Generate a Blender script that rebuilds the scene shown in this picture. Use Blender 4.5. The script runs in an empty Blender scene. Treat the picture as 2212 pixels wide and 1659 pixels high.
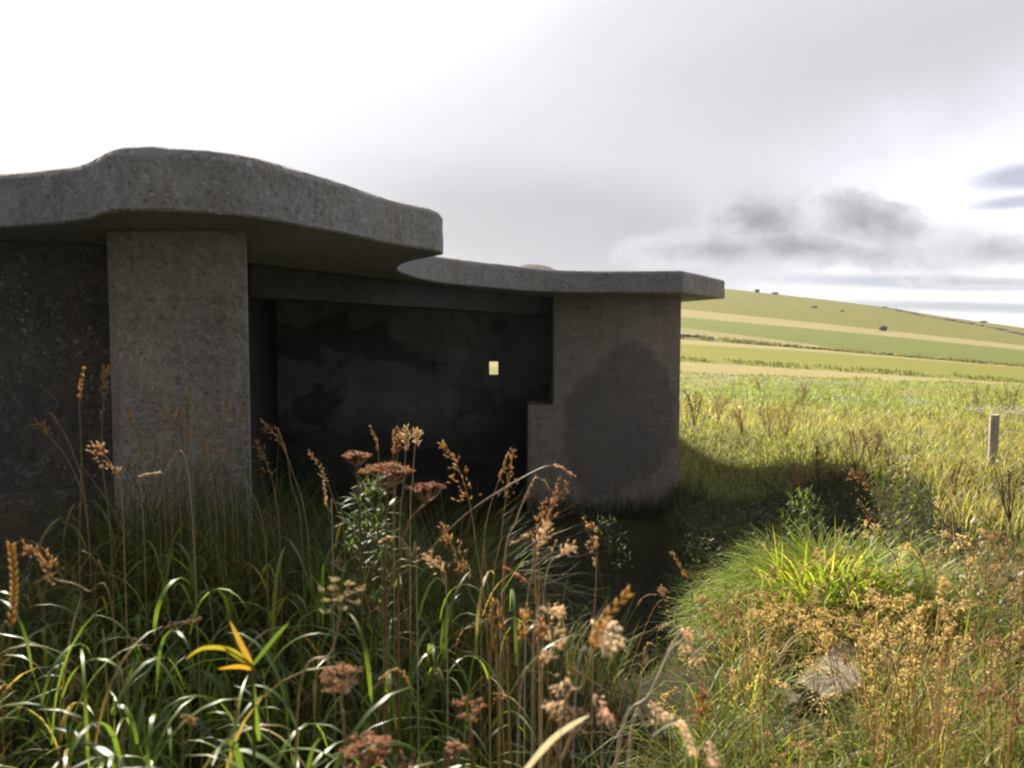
import bpy, bmesh, math, random
import numpy as np
from mathutils import Vector
rng = np.random.default_rng(7)
random.seed(7)
R = math.radians
SC = bpy.context.scene
COL = SC.collection

# ------------------------------------------------------------------ camera
EYE = 1.65
PW, PH, F = 2212.0, 1659.0, 1736.0          # photo measured on a 2212 x 1659 sheet
TILT = math.atan(104.0 / F)
cam_d = bpy.data.cameras.new("camera")
cam_d.sensor_fit = 'HORIZONTAL'; cam_d.sensor_width = 36.0
cam_d.lens = 36.0 * F / PW
cam_d.clip_start = 0.05; cam_d.clip_end = 6000
cam = bpy.data.objects.new("camera", cam_d); COL.objects.link(cam)
cam.location = (0, 0, EYE); cam.rotation_euler = (R(90) - TILT, 0, 0)
SC.camera = cam
cam_d.dof.use_dof = True; cam_d.dof.focus_distance = 5.0; cam_d.dof.aperture_fstop = 4.0

SUN_AZ, SUN_EL = R(-24), R(41)               # azimuth from +Y towards +X
SDIR = Vector((math.sin(SUN_AZ) * math.cos(SUN_EL), math.cos(SUN_AZ) * math.cos(SUN_EL), math.sin(SUN_EL)))

# ------------------------------------------------------------------ sky
w = bpy.data.worlds.new("World"); SC.world = w; w.use_nodes = True
nt = w.node_tree; nt.nodes.clear(); N = nt.nodes; Lk = nt.links

def mk(tree):
    class G: pass
    g = G()
    def val(s, v):
        if isinstance(v, (int, float)): s.default_value = v
        elif isinstance(v, (tuple, list)): s.default_value = v
        else: tree.links.new(v, s)
    def m(op, a, b=None, c=None, clamp=False):
        n = tree.nodes.new('ShaderNodeMath'); n.operation = op; n.use_clamp = clamp
        val(n.inputs[0], a)
        if b is not None: val(n.inputs[1], b)
        if c is not None: val(n.inputs[2], c)
        return n.outputs[0]
    def ss(x, lo, hi, a=0.0, b=1.0):
        n = tree.nodes.new('ShaderNodeMapRange'); n.interpolation_type = 'SMOOTHSTEP'
        val(n.inputs[0], x); val(n.inputs[1], lo); val(n.inputs[2], hi); val(n.inputs[3], a); val(n.inputs[4], b)
        return n.outputs[0]
    def mix(f, a, b, mode='MIX'):
        n = tree.nodes.new('ShaderNodeMix'); n.data_type = 'RGBA'; n.blend_type = mode
        val(n.inputs[0], f)
        val(n.inputs[6], (*a, 1) if isinstance(a, tuple) and len(a) == 3 else a)
        val(n.inputs[7], (*b, 1) if isinstance(b, tuple) and len(b) == 3 else b)
        return n.outputs[2]
    def noise(vec, scale, detail=4, rough=.55, dist=0.0):
        n = tree.nodes.new('ShaderNodeTexNoise')
        if vec is not None: tree.links.new(vec, n.inputs['Vector'])
        n.inputs['Scale'].default_value = scale; n.inputs['Detail'].default_value = detail
        n.inputs['Roughness'].default_value = rough; n.inputs['Distortion'].default_value = dist
        return n.outputs['Fac']
    def comb(x, y, z=0.0):
        n = tree.nodes.new('ShaderNodeCombineXYZ')
        val(n.inputs[0], x); val(n.inputs[1], y); val(n.inputs[2], z)
        return n.outputs[0]
    def vscale(vec, s):
        n = tree.nodes.new('ShaderNodeMapping'); n.inputs['Scale'].default_value = s
        tree.links.new(vec, n.inputs['Vector']); return n.outputs[0]
    g.m, g.ss, g.mix, g.noise, g.comb, g.vscale = m, ss, mix, noise, comb, vscale
    g.new = tree.nodes.new; g.link = tree.links.new
    return g

EXPOSURE = 1.5
g = mk(nt)
tc = N.new('ShaderNodeTexCoord'); sep = N.new('ShaderNodeSeparateXYZ'); Lk.new(tc.outputs['Generated'], sep.inputs[0])
dx, dy, dz = sep.outputs[0], sep.outputs[1], sep.outputs[2]
yy = g.m('MAXIMUM', dy, 0.06)
ax = g.m('DIVIDE', dx, yy); bx_ = g.m('DIVIDE', dz, yy)
cvec = g.comb(ax, bx_)
n1 = g.m('SUBTRACT', g.noise(cvec, 5.0, 6, .6), .5)
n2 = g.m('SUBTRACT', g.noise(g.vscale(cvec, (1, 1.8, 1)), 14.0, 6, .6), .5)
n3 = g.m('SUBTRACT', g.noise(g.vscale(cvec, (1, 5, 1)), 4.0, 4, .55), .5)

def blob(px, py, rx, ry, amp_x=0.0, slope=0.0, soft=.55, fine=0.0, raw=False):
    a0, b0 = (px - 1106) / F, (725 - py) / F
    da = g.m('SUBTRACT', ax, a0)
    db = g.m('SUBTRACT', g.m('SUBTRACT', bx_, b0), g.m('MULTIPLY', da, slope))
    da = g.m('DIVIDE', da, rx / F); db = g.m('DIVIDE', db, ry / F)
    r = g.m('SQRT', g.m('ADD', g.m('MULTIPLY', da, da), g.m('MULTIPLY', db, db)))
    r = g.m('ADD', r, g.m('MULTIPLY', n1, amp_x)); r = g.m('ADD', r, g.m('MULTIPLY', n2, fine))
    return r if raw else g.ss(r, 1.0 + soft, 1.0 - soft)
K = 1.0 / (2 ** EXPOSURE * 0.1)               # sky value that shows as 1.0
def grey(v, t=(.985, .97, 1.0)): return (v * K * t[0] * .985, v * K * t[1] * .985, v * K * t[2] * 1.03)
sky = N.new('ShaderNodeTexSky'); sky.sky_type = 'NISHITA'; sky.sun_disc = False
sky.sun_elevation = SUN_EL; sky.sun_rotation = SUN_AZ
col = g.mix(.92, sky.outputs[0], grey(1.22))
for (px, py, rx, ry, amp, slope, soft, fine, v, t) in [
    (1750, 60, 1150, 340, .5, .26, (.55), .10, .72, (.985, .965, 1.0)),
    (1700, 170, 700, 90, .6, .30, .8, .1, .66, (.97, .97, 1.0)),
    (820, 400, 600, 210, .4, -.1, .75, .12, .86, (.985, .97, 1.0)),
    (1080, 400, 660, 270, .5, -.12, .6, .15, .70, (.985, .97, 1.0)),
    (1180, 500, 460, 120, .6, -.1, .6, .3, .50, (.985, .97, .995)),
    (2060, 540, 200, 60, .6, 0, .7, .5, .82, (1, .97, .98)),
    (2200, 385, 110, 26, .5, .12, .6, .4, .58, (.93, .97, 1.14)),
    (2180, 440, 90, 14, .5, .1, .6, .4, .62, (.92, .97, 1.10)),
    (2000, 612, 330, 14, .5, -.03, .7, .4, .55, (.92, .98, 1.06)),
    (2130, 665, 330, 12, .5, -.03, .7, .4, .45, (.94, 1, 1.03)),
]:
    col = g.mix(blob(px, py, rx, ry, amp, slope, soft, fine), col, grey(v, t))
warp = N.new('ShaderNodeVectorMath'); warp.operation = 'ADD'
wn = N.new('ShaderNodeTexNoise'); wn.inputs['Scale'].default_value = 9.0; wn.inputs['Detail'].default_value = 5; Lk.new(cvec, wn.inputs['Vector'])
ws = N.new('ShaderNodeVectorMath'); ws.operation = 'SCALE'; ws.inputs['Scale'].default_value = .06; Lk.new(wn.outputs['Color'], ws.inputs[0])
Lk.new(cvec, warp.inputs[0]); Lk.new(ws.outputs[0], warp.inputs[1])
nb = g.m('SUBTRACT', g.noise(g.vscale(warp.outputs[0], (1, 1.25, 1)), 11.0, 9, .60), .5)
nb2 = g.m('SUBTRACT', g.noise(g.vscale(warp.outputs[0], (1, 1.4, 1)), 34.0, 7, .62), .5)
def bank(parts, col, dark, edge, a1=2.0, a2=.9):
    r = None
    for p in parts:
        q_ = blob(*p, raw=True); r = q_ if r is None else g.m('MINIMUM', r, q_)
    f = g.m('ADD', g.m('SUBTRACT', 1.0, r), g.m('ADD', g.m('MULTIPLY', nb, a1), g.m('MULTIPLY', nb2, a2)))
    f = g.m('MINIMUM', f, g.m('MULTIPLY', g.m('SUBTRACT', 1.75, r), 1.3))
    core = g.ss(f, .1, 1.1)
    return g.mix(g.ss(f, -.12, .38), col, g.mix(core, grey(edge, (1.0, .985, 1.0)), grey(dark, (.965, .95, 1.03))))
col = bank([(1850, 487, 150, 84, 0, -.1), (1640, 475, 170, 96, 0, 0), (1740, 535, 320, 56, 0, -.1), (1540, 540, 240, 60, 0, 0)], col, .28, .70, 1.7, .6)
col = bank([(2150, 545, 160, 40, 0, 0), (2120, 610, 200, 16, 0, 0)], col, .50, .74)
big = g.noise(g.vscale(warp.outputs[0], (1, 1.8, 1)), 3.2, 8, .58)
col = g.mix(g.ss(big, .48, .72, 0, .30), col, grey(.62, (.985, .97, 1.0)))
col = g.mix(g.m('MULTIPLY', g.m('ABSOLUTE', n3), .35), col, grey(.8))
back = g.mix(g.ss(g.noise(tc.outputs['Generated'], 2.2, 4), .35, .7), grey(.26, (.95, .97, 1.0)), grey(.44, (1, .985, .97)))
col = g.mix(g.ss(dy, -.05, .45), back, col)
dots = g.m('ADD', g.m('ADD', g.m('MULTIPLY', dx, SDIR.x), g.m('MULTIPLY', dy, SDIR.y)), g.m('MULTIPLY', dz, SDIR.z))
glow = g.m('MULTIPLY', g.m('POWER', g.m('MAXIMUM', dots, 0.0), 14.0), 1.1 * K)
col = g.mix(1.0, col, g.comb(glow, glow, glow), 'ADD')
bg = N.new('ShaderNodeBackground'); bg.inputs['Strength'].default_value = 0.1
wo = N.new('ShaderNodeOutputWorld'); Lk.new(col, bg.inputs['Color']); Lk.new(bg.outputs[0], wo.inputs['Surface'])
w.cycles.sampling_method = 'MANUAL'; w.cycles.sample_map_resolution = 512

# ------------------------------------------------------------------ sun, exposure
sl = bpy.data.lights.new("sun", 'SUN'); sl.energy = 4.5; sl.angle = R(.6); sl.color = (1.0, .90, .74)
so = bpy.data.objects.new("sun", sl); COL.objects.link(so)
so.rotation_euler = SDIR.to_track_quat('Z', 'Y').to_euler(); so.location = SDIR * 50
SC.view_settings.view_transform = 'Standard'; SC.view_settings.look = 'None'
SC.view_settings.exposure = EXPOSURE; SC.view_settings.gamma = 1.0; SC.view_settings.use_curve_mapping = False
SC.cycles.filter_width = 2.1
SC.cycles.max_bounces = 8; SC.cycles.transparent_max_bounces = 4
SC.cycles.use_denoising = True

# ------------------------------------------------------------------ helpers
def ray(px, py):
    u, v = (px - PW / 2) / F, -(py - PH / 2) / F
    c, s = math.cos(TILT), math.sin(TILT)
    return Vector((u, c + v * s, -s + v * c))
def at(px, py, Y):
    d = ray(px, py); return Vector((0, 0, EYE)) + d * (Y / d.y)
def on_z(px, py, zr):                         # point of the sight line at height zr above the eye
    d = ray(px, py); return Vector((0, 0, EYE)) + d * (zr / d.z)
def sm(x, a, b):
    t = np.clip((np.asarray(x, float) - a) / (b - a), 0, 1); return t * t * (3 - 2 * t)

def ground_z(x, y):
    x = np.asarray(x, float); y = np.asarray(y, float)
    b = -1.58 - .10 * sm(y, 2, 6)
    u = np.clip(x / 34.0, -1.0, 2.0)
    far = -(83 + (u - .2154) * 61.7) * 34 / F
    b = b + (far - b) * sm(y, 9, 34)
    edge = .205 * y + .3 - x
    pit = sm(edge, -.35, .6) * sm(y, 3.3, 6.2) * (1 - sm(y, 12.9, 14.5)) * sm(x, -5.5, -3.4)
    hol = sm(4.3 - x, 0, 1.3) * sm(y, 4.9, 6.6) * (1 - sm(y, 11.5, 15.5)) * sm(x, -1, .5)
    b = b - np.maximum(.86 * pit, .62 * hol)
    b = b + .035 * np.sin(x * 1.7 + .6 * y) * np.sin(y * 1.3 + 1) + .02 * np.sin(3.1 * x + 2) * np.cos(2.7 * y)
    b = b + .16 * sm(-x, .7, 1.5) * sm(y, 3.0, 3.8) * (1 - sm(y, 4.6, 5.2))
    b = b + .14 * np.exp(-(((x - 1.78) / .5) ** 2 + ((y - 4.35) / .45) ** 2) ** 1.5)
    return EYE + b

def mesh_np(name, V, Fq, mat=None, parent=None, col=None, smooth=True):
    V = np.asarray(V, np.float32); Fq = np.asarray(Fq, np.int32)
    me = bpy.data.meshes.new(name)
    k = Fq.shape[1]
    me.vertices.add(len(V)); me.vertices.foreach_set('co', V.ravel())
    me.loops.add(Fq.size); me.loops.foreach_set('vertex_index', Fq.ravel())
    me.polygons.add(len(Fq)); me.polygons.foreach_set('loop_start', np.arange(0, Fq.size, k, dtype=np.int32))
    try: me.polygons.foreach_set('loop_total', np.full(len(Fq), k, np.int32))
    except Exception: pass
    me.polygons.foreach_set('use_smooth', np.full(len(Fq), smooth))
    if col is not None:
        a = me.color_attributes.new('tint', 'FLOAT_COLOR', 'POINT')
        c4 = np.ones((len(V), 4), np.float32); c4[:, :3] = col
        a.data.foreach_set('color', c4.ravel())
    me.update(calc_edges=True); me.validate()
    o = bpy.data.objects.new(name, me); COL.objects.link(o)
    if mat: me.materials.append(mat)
    if parent is not None: o.parent = parent; o.matrix_parent_inverse = parent.matrix_world.inverted()
    return o
def obj(name, bm, mat, parent=None, smooth=False):
    bmesh.ops.recalc_face_normals(bm, faces=bm.faces[:])
    me = bpy.data.meshes.new(name); bm.to_mesh(me); bm.free()
    o = bpy.data.objects.new(name, me); COL.objects.link(o); me.materials.append(mat)
    if smooth:
        for p in me.polygons: p.use_smooth = True
    if parent is not None: o.parent = parent
    return o
def tag(o, label=None, cat=None, group=None, kind=None):
    if label: o['label'] = label
    if cat: o['category'] = cat
    if group: o['group'] = group
    if kind: o['kind'] = kind
    return o
def empty(name, loc):
    o = bpy.data.objects.new(name, None); COL.objects.link(o); o.location = loc; o.empty_display_size = .1
    return o
def adopt(child, root):                       # keep the world-space shape, hang it on the thing's base point
    child.parent = root
    child.location = -Vector(root.location)
def prism(poly, z0, z1, bev=.012, bm=None):
    bm = bm or bmesh.new()
    lo = [bm.verts.new((x, y, z0)) for x, y in poly]; hi = [bm.verts.new((x, y, z1)) for x, y in poly]
    n = len(poly); fs = [bm.faces.new(lo), bm.faces.new(hi)]
    for i in range(n): fs.append(bm.faces.new((lo[i], lo[(i + 1) % n], hi[(i + 1) % n], hi[i])))
    bmesh.ops.recalc_face_normals(bm, faces=fs)
    if bev: bmesh.ops.bevel(bm, geom=bm.edges[:], offset=bev, segments=2, profile=.5, affect='EDGES')
    return bm

# ------------------------------------------------------------------ materials
def newmat(name):
    m = bpy.data.materials.new(name); m.use_nodes = True; t = m.node_tree
    return m, t, t.nodes['Principled BSDF'], mk(t), t.nodes['Material Output']
def plant_mat(name, rough=.42, trans=.42, spec=.5, tmul=(1.25, 1.3, .7), brown=.35):
    m, t, p, q, out = newmat(name)
    at_ = q.new('ShaderNodeAttribute'); at_.attribute_name = 'tint'
    tcn = q.new('ShaderNodeTexCoord')
    nz = q.noise(tcn.outputs['Object'], 60.0, 3)
    c = q.mix(q.ss(nz, .35, .7, 0, brown), at_.outputs['Color'], (.16, .11, .045))
    q.link(c, p.inputs['Base Color']); p.inputs['Roughness'].default_value = rough
    p.inputs['Specular IOR Level'].default_value = spec
    tr = q.new('ShaderNodeBsdfTranslucent'); q.link(q.mix(1.0, c, tmul, 'MULTIPLY'), tr.inputs['Color'])
    ms = q.new('ShaderNodeMixShader'); ms.inputs[0].default_value = trans
    q.link(p.outputs[0], ms.inputs[1]); q.link(tr.outputs[0], ms.inputs[2]); q.link(ms.outputs[0], out.inputs['Surface'])
    return m
M_BROAD = plant_mat('broad_grass_leaf', .36, .55, .42, (1.5, 1.45, .6), .12)
M_GRASS = plant_mat('grass_leaf', .45, .5, .28, (1.3, 1.3, .7), .3)
M_LIME = plant_mat('lime_grass_leaf', .42, .62, .3, (1.6, 1.5, .7), .1)
M_DRY = plant_mat('dry_straw', .5, .5, .4, (1.35, 1.2, .85), .15)
M_SEED = plant_mat('seed_husk', .5, .6, .5, (1.35, 1.3, 1.15), .08)
M_STEM = plant_mat('plant_stem', .45, .15, .45)
M_PETAL = plant_mat('petal', .5, .4, .3, (1.1, 1.1, 1.0))

def concrete(name, base, dark, lichen=.5, stain=.5, warm=.3, boards=True, dome=None, blots=False):
    m, t, p, q, out = newmat(name)
    tcn = q.new('ShaderNodeTexCoord'); P = tcn.outputs['Object']
    s = q.new('ShaderNodeSeparateXYZ'); q.link(P, s.inputs[0])
    big = q.noise(P, 1.3, 5, .6); mid = q.noise(P, 7.0, 6, .65); fin = q.noise(P, 70.0, 4, .6)
    c = q.mix(q.ss(big, .3, .7), base, dark)
    c = q.mix(q.ss(mid, .35, .75, 0, .55), c, tuple(x * .55 for x in base))
    c = q.mix(q.ss(q.noise(P, 2.1, 5, .6, .6), .5, .72, 0, warm), c, (.24, .16, .085))
    run = q.noise(q.vscale(P, (9, 9, .55)), 1.0, 5, .6)
    c = q.mix(q.ss(run, .52, .75, 0, stain), c, tuple(x * .35 for x in base))
    lay = q.noise(q.vscale(P, (1.2, 1.2, 16)), 1.0, 4, .55)
    c = q.mix(q.ss(lay, .5, .72, 0, .2 if boards else .06), c, (.06, .058, .055))
    gr = q.noise(P, 30.0, 5, .7)
    c = q.mix(q.ss(gr, .52, .68, 0, .5), c, tuple(min(x * 1.7, .6) for x in base))
    c = q.mix(q.ss(gr, .46, .32, 0, .75), c, tuple(x * .3 for x in base))
    c = q.mix(q.ss(fin, .55, .75, 0, .4), c, (.34, .33, .31))
    c = q.mix(q.ss(fin, .42, .28, 0, .6), c, (.03, .03, .03))
    pale = q.m('MULTIPLY', q.ss(q.noise(P, 16.0, 6, .7, .8), .52, .66), q.ss(q.noise(P, 2.4, 3, .5), .45, .62))
    c = q.mix(q.m('MULTIPLY', pale, lichen * .75), c, (.44, .435, .43))
    oc = q.m('MULTIPLY', q.ss(q.noise(P, 5.0, 4, .6, .4), .60, .68), q.ss(q.noise(P, .9, 2), .5, .62))
    c = q.mix(q.m('MULTIPLY', oc, warm), c, (.33, .23, .11))
    if lichen > 0:
        for sc, seed, thr in ((15.0, 0.0, .30), (27.0, 5.0, .33), (50.0, 9.0, .36)):
            v = q.new('ShaderNodeTexVoronoi'); v.inputs['Scale'].default_value = sc
            mp = q.new('ShaderNodeMapping'); mp.inputs['Location'].default_value = (seed, seed * 1.7, seed * .6)
            q.link(P, mp.inputs['Vector'])
            ad = q.new('ShaderNodeMixRGB'); ad.blend_type = 'ADD'; ad.inputs[0].default_value = .03
            q.link(mp.outputs[0], ad.inputs[1])
            nn = q.new('ShaderNodeTexNoise'); nn.inputs['Scale'].default_value = 28; q.link(P, nn.inputs['Vector']); q.link(nn.outputs['Color'], ad.inputs[2])
            q.link(ad.outputs[0], v.inputs['Vector'])
            sv = q.new('ShaderNodeSeparateColor'); q.link(v.outputs['Color'], sv.inputs[0])
            pick = q.m('GREATER_THAN', sv.outputs[0], .66)
            rad = q.m('MULTIPLY', sv.outputs[1], thr)
            disc = q.ss(q.m('SUBTRACT', v.outputs['Distance'], rad), .03, -.05)
            patch = q.ss(q.noise(P, 2.3, 5, .6), .42, .6)
            core = q.ss(q.m('SUBTRACT', v.outputs['Distance'], q.m('MULTIPLY', rad, .45)), -.02, .05, .55, 1.0)
            c = q.mix(q.m('MULTIPLY', q.m('MULTIPLY', q.m('MULTIPLY', pick, disc), q.m('MULTIPLY', patch, core)), lichen), c, (.70, .70, .72))
    if blots:                                 # mottled stains; the wall also darkens past the slit and towards the bottom
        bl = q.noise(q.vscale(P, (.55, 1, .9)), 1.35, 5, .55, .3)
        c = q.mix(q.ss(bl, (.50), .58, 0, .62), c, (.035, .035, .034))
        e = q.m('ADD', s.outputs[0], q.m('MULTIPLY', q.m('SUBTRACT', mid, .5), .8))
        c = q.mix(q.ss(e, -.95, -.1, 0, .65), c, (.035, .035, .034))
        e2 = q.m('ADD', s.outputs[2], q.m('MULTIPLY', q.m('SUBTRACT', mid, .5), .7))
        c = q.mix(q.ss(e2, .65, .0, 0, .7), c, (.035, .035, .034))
    if dome:                                  # a dark dome-shaped patch with a ragged edge low on the wall
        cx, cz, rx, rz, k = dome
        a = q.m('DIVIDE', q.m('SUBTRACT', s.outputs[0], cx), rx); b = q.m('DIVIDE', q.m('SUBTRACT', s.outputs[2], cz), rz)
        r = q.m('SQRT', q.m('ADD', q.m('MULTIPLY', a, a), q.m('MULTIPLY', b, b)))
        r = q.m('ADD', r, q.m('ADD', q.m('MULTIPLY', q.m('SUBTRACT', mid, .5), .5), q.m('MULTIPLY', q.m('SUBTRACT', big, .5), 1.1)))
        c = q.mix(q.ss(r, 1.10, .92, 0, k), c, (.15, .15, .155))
    q.link(c, p.inputs['Base Color']); p.inputs['Roughness'].default_value = .9; p.inputs['Specular IOR Level'].default_value = .25
    bsum = q.m('ADD', q.m('MULTIPLY', mid, .6), q.m('ADD', q.m('ADD', q.m('MULTIPLY', fin, .2), q.m('MULTIPLY', gr, .45)), q.m('MULTIPLY', lay, .22 if boards else .05)))
    bp = q.new('ShaderNodeBump'); bp.inputs['Strength'].default_value = 1.0; bp.inputs['Distance'].default_value = .05
    q.link(bsum, bp.inputs['Height']); q.link(bp.outputs[0], p.inputs['Normal'])
    return m
M_ROOF = concrete('roof_concrete', (.43, .415, .42), (.32, .31, .315), .6, .35, .35, False)
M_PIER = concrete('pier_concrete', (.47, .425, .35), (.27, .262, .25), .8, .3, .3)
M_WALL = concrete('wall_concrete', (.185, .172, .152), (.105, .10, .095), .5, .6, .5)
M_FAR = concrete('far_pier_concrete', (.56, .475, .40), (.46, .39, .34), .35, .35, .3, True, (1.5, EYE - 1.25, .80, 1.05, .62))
M_LINTEL_SHADE = concrete('lintel_shade_concrete', (.075, .073, .07), (.045, .045, .045), .0, .5, .1)  # lintel: shade under the roof is put into this dark base colour
M_SIDE_SHADE = concrete('side_shade_concrete', (.03, .03, .029), (.02, .02, .02), .0, .3, .0)  # side wall: the room's shade is painted in as a near-black base colour
M_ROOM = concrete('room_concrete', (.46, .45, .43), (.28, .28, .27), .0, .5, .2, True, None, True)

def soil_mat():
    m, t, p, q, out = newmat('soil_and_turf')
    tcn = q.new('ShaderNodeTexCoord'); P = tcn.outputs['Object']
    a = q.noise(P, 1.1, 6, .65); b = q.noise(P, 9.0, 6, .7)
    sx = q.new('ShaderNodeSeparateXYZ'); q.link(P, sx.inputs[0])
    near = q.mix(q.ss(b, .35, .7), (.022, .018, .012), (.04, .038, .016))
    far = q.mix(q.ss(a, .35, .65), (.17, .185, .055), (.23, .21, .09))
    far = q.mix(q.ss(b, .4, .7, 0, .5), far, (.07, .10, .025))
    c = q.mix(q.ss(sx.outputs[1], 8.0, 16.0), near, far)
    q.link(c, p.inputs['Base Color']); p.inputs['Roughness'].default_value = .95; p.inputs['Specular IOR Level'].default_value = .1
    bp = q.new('ShaderNodeBump'); bp.inputs['Strength'].default_value = .9; bp.inputs['Distance'].default_value = .06
    q.link(b, bp.inputs['Height']); q.link(bp.outputs[0], p.inputs['Normal'])
    return m
def field_mat(name, c1, c2, c3, sx=(.04, .25, .2), fine=2.5):
    m, t, p, q, out = newmat(name)
    tcn = q.new('ShaderNodeTexCoord'); P = tcn.outputs['Object']
    a = q.noise(q.vscale(P, sx), 1.0, 6, .6); b = q.noise(P, fine, 5, .7); d = q.noise(q.vscale(P, (.15, .6, .5)), 1.0, 4, .6)
    c = q.mix(q.ss(a, .32, .68), c1, c2); c = q.mix(q.ss(b, .42, .7, 0, .75), c, c3); c = q.mix(q.ss(d, .5, .72, 0, .6), c, c3)
    e = q.noise(P, .35, 5, .65); c = q.mix(q.ss(e, .5, .7, 0, .45), c, c2); l = q.noise(q.vscale(P, (.02, 1.6, 1)), 1.0, 3, .5); c = q.mix(q.ss(l, .5, .65, 0, .35), c, c3)
    q.link(c, p.inputs['Base Color']); p.inputs['Roughness'].default_value = .95; p.inputs['Specular IOR Level'].default_value = .1
    bp = q.new('ShaderNodeBump'); bp.inputs['Strength'].default_value = .6; bp.inputs['Distance'].default_value = .15
    q.link(b, bp.inputs['Height']); q.link(bp.outputs[0], p.inputs['Normal'])
    return m
M_SOIL = soil_mat()
M_STUB = field_mat('hay_stubble', (.27, .22, .105), (.235, .20, .09), (.20, .18, .075))
M_GREEN = field_mat('pasture', (.115, .135, .022), (.13, .145, .026), (.09, .115, .02))
M_GOLD = field_mat('golden_pasture', (.155, .155, .026), (.18, .168, .03), (.12, .135, .022))
M_HILL = field_mat('hill_pasture', (.135, .132, .020), (.155, .14, .024), (.095, .105, .018), (.02, .08, .1), .7)
M_ROUGH = field_mat('rough_margin', (.11, .13, .03), (.16, .16, .045), (.06, .06, .025))
def simple(name, c1, c2, scale=20, rough=.8, bump=.02):
    m, t, p, q, out = newmat(name)
    tcn = q.new('ShaderNodeTexCoord'); b = q.noise(tcn.outputs['Object'], scale, 6, .65)
    q.link(q.mix(q.ss(b, .3, .7), c1, c2), p.inputs['Base Color']); p.inputs['Roughness'].default_value = rough
    bp = q.new('ShaderNodeBump'); bp.inputs['Strength'].default_value = .7; bp.inputs['Distance'].default_value = bump
    q.link(b, bp.inputs['Height']); q.link(bp.outputs[0], p.inputs['Normal'])
    return m
M_STONE = simple('field_stone', (.20, .17, .10), (.12, .10, .065), 3, .9, .05)
M_POST = simple('weathered_post', (.55, .50, .43), (.32, .28, .24), 18, .85, .01)
M_WIRE = simple('fence_wire', (.25, .25, .25), (.15, .15, .15), 40, .5, .001)
M_BALE = simple('bale_wrap', (.03, .03, .032), (.045, .042, .04), 4, .9, .05)
M_BLOCK = simple('block_concrete', (.21, .17, .145), (.13, .11, .095), 14, .9, .02)
M_BUSH = simple('far_bush', (.06, .07, .03), (.03, .035, .02), 3, .9, .1)

# ------------------------------------------------------------------ ground and hill
gx = np.concatenate([np.linspace(-70, -8, 20), np.arange(-7.6, 9.2, .2), np.linspace(9.6, 100, 50)])
gy = np.concatenate([np.linspace(-14, 0, 8), np.arange(.3, 16, .2), np.linspace(16.5, 34, 24)])
GX, GY = np.meshgrid(gx, gy); GZ = ground_z(GX, GY)
V = np.stack([GX, GY, GZ], -1).reshape(-1, 3); nx, ny = len(gx), len(gy)
ii = np.arange(ny - 1)[:, None] * nx + np.arange(nx - 1)[None, :]
Fq = np.stack([ii, ii + 1, ii + nx + 1, ii + nx], -1).reshape(-1, 4)
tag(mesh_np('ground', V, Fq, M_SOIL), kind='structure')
us = np.linspace(-1.4, 2.4, 190)
def row(pts):
    xs = np.array([a for a, b in pts], float); ys = np.array([b for a, b in pts], float)
    pxs = 1106 + us * F
    y = np.interp(pxs, xs, ys)
    sl_ = (ys[1] - ys[0]) / (xs[1] - xs[0]); sr = (ys[-1] - ys[-2]) / (xs[-1] - xs[-2])
    lo = np.maximum(pxs - xs[0], -1200); y = np.where(pxs < xs[0], ys[0] + sl_ * lo * .6, y)
    return np.where(pxs > xs[-1], ys[-1] + sr * np.minimum(pxs - xs[-1], 900), y)
rows = [
    (34, None),
    (46, row([(1480, 781), (1780, 800), (2212, 828.5)])),
    (80, row([(1480, 743), (1733, 757), (2212, 793.5)])),
    (92, row([(1480, 733), (1733, 752.5), (2212, 793)])),
    (98, row([(1480, 722), (1660, 743), (1880, 764), (2212, 792.5)])),
    (104, row([(1480, 708), (1660, 731), (1893, 763), (2212, 792)])),
    (140, row([(1480, 685), (1780, 712), (2212, 756)])),
    (158, row([(1480, 668), (1780, 699), (2212, 746)])),
    (230, row([(1480, 617), (1567, 624), (1769, 646), (1915, 664), (2025, 682), (2212, 708)])),
]
RW = []
for Yk, yp in rows:
    xs = us * Yk
    zs = ground_z(us * 34, np.full_like(us, 34.0)) if yp is None else EYE + Yk * (725 - yp) / F
    if yp is None: xs = us * 34
    RW.append((xs, np.full_like(us, Yk), zs))
RW.append((us * 420, np.full_like(us, 420.0), np.full_like(us, EYE - 14)))
RW.append((us * 600, np.full_like(us, 600.0), np.full_like(us, EYE - 30)))
strips = [('hay_stubble_strip', M_STUB), ('pasture_field', M_GOLD), ('hay_stubble_strip', M_STUB), ('rough_margin_terrain', M_ROUGH),
          ('hay_stubble_strip', M_STUB), ('pasture_field', M_GREEN), ('hay_stubble_strip', M_STUB), ('hill', M_HILL), ('hill', M_HILL), ('hill', M_HILL)]
def hill_pt(u, k, t):
    a, b = RW[k], RW[k + 1]
    f = lambda j: np.interp(u, us, a[j] * (1 - t) + b[j] * t)
    return Vector((f(0), f(1), f(2)))
for k, (nm, mt) in enumerate(strips):
    m_ = 7; vs = []
    for j in range(m_):
        t = j / (m_ - 1); p_ = np.stack([RW[k][i] * (1 - t) + RW[k + 1][i] * t for i in range(3)], -1)
        if 0 < j < m_ - 1: p_[:, 2] += .06 * np.sin(us * 90 + j * 2) * (1 if k < 8 else 0)
        vs.append(p_)
    n_ = len(us); ii = np.arange(m_ - 1)[:, None] * n_ + np.arange(n_ - 1)[None, :]
    tag(mesh_np(nm, np.concatenate(vs), np.stack([ii, ii + 1, ii + n_ + 1, ii + n_], -1).reshape(-1, 4), mt), kind='structure')
bm = bmesh.new(); bmesh.ops.create_circle(bm, cap_ends=True, segments=64, radius=1600)
for v in bm.verts: v.co.z = EYE - 45
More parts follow.
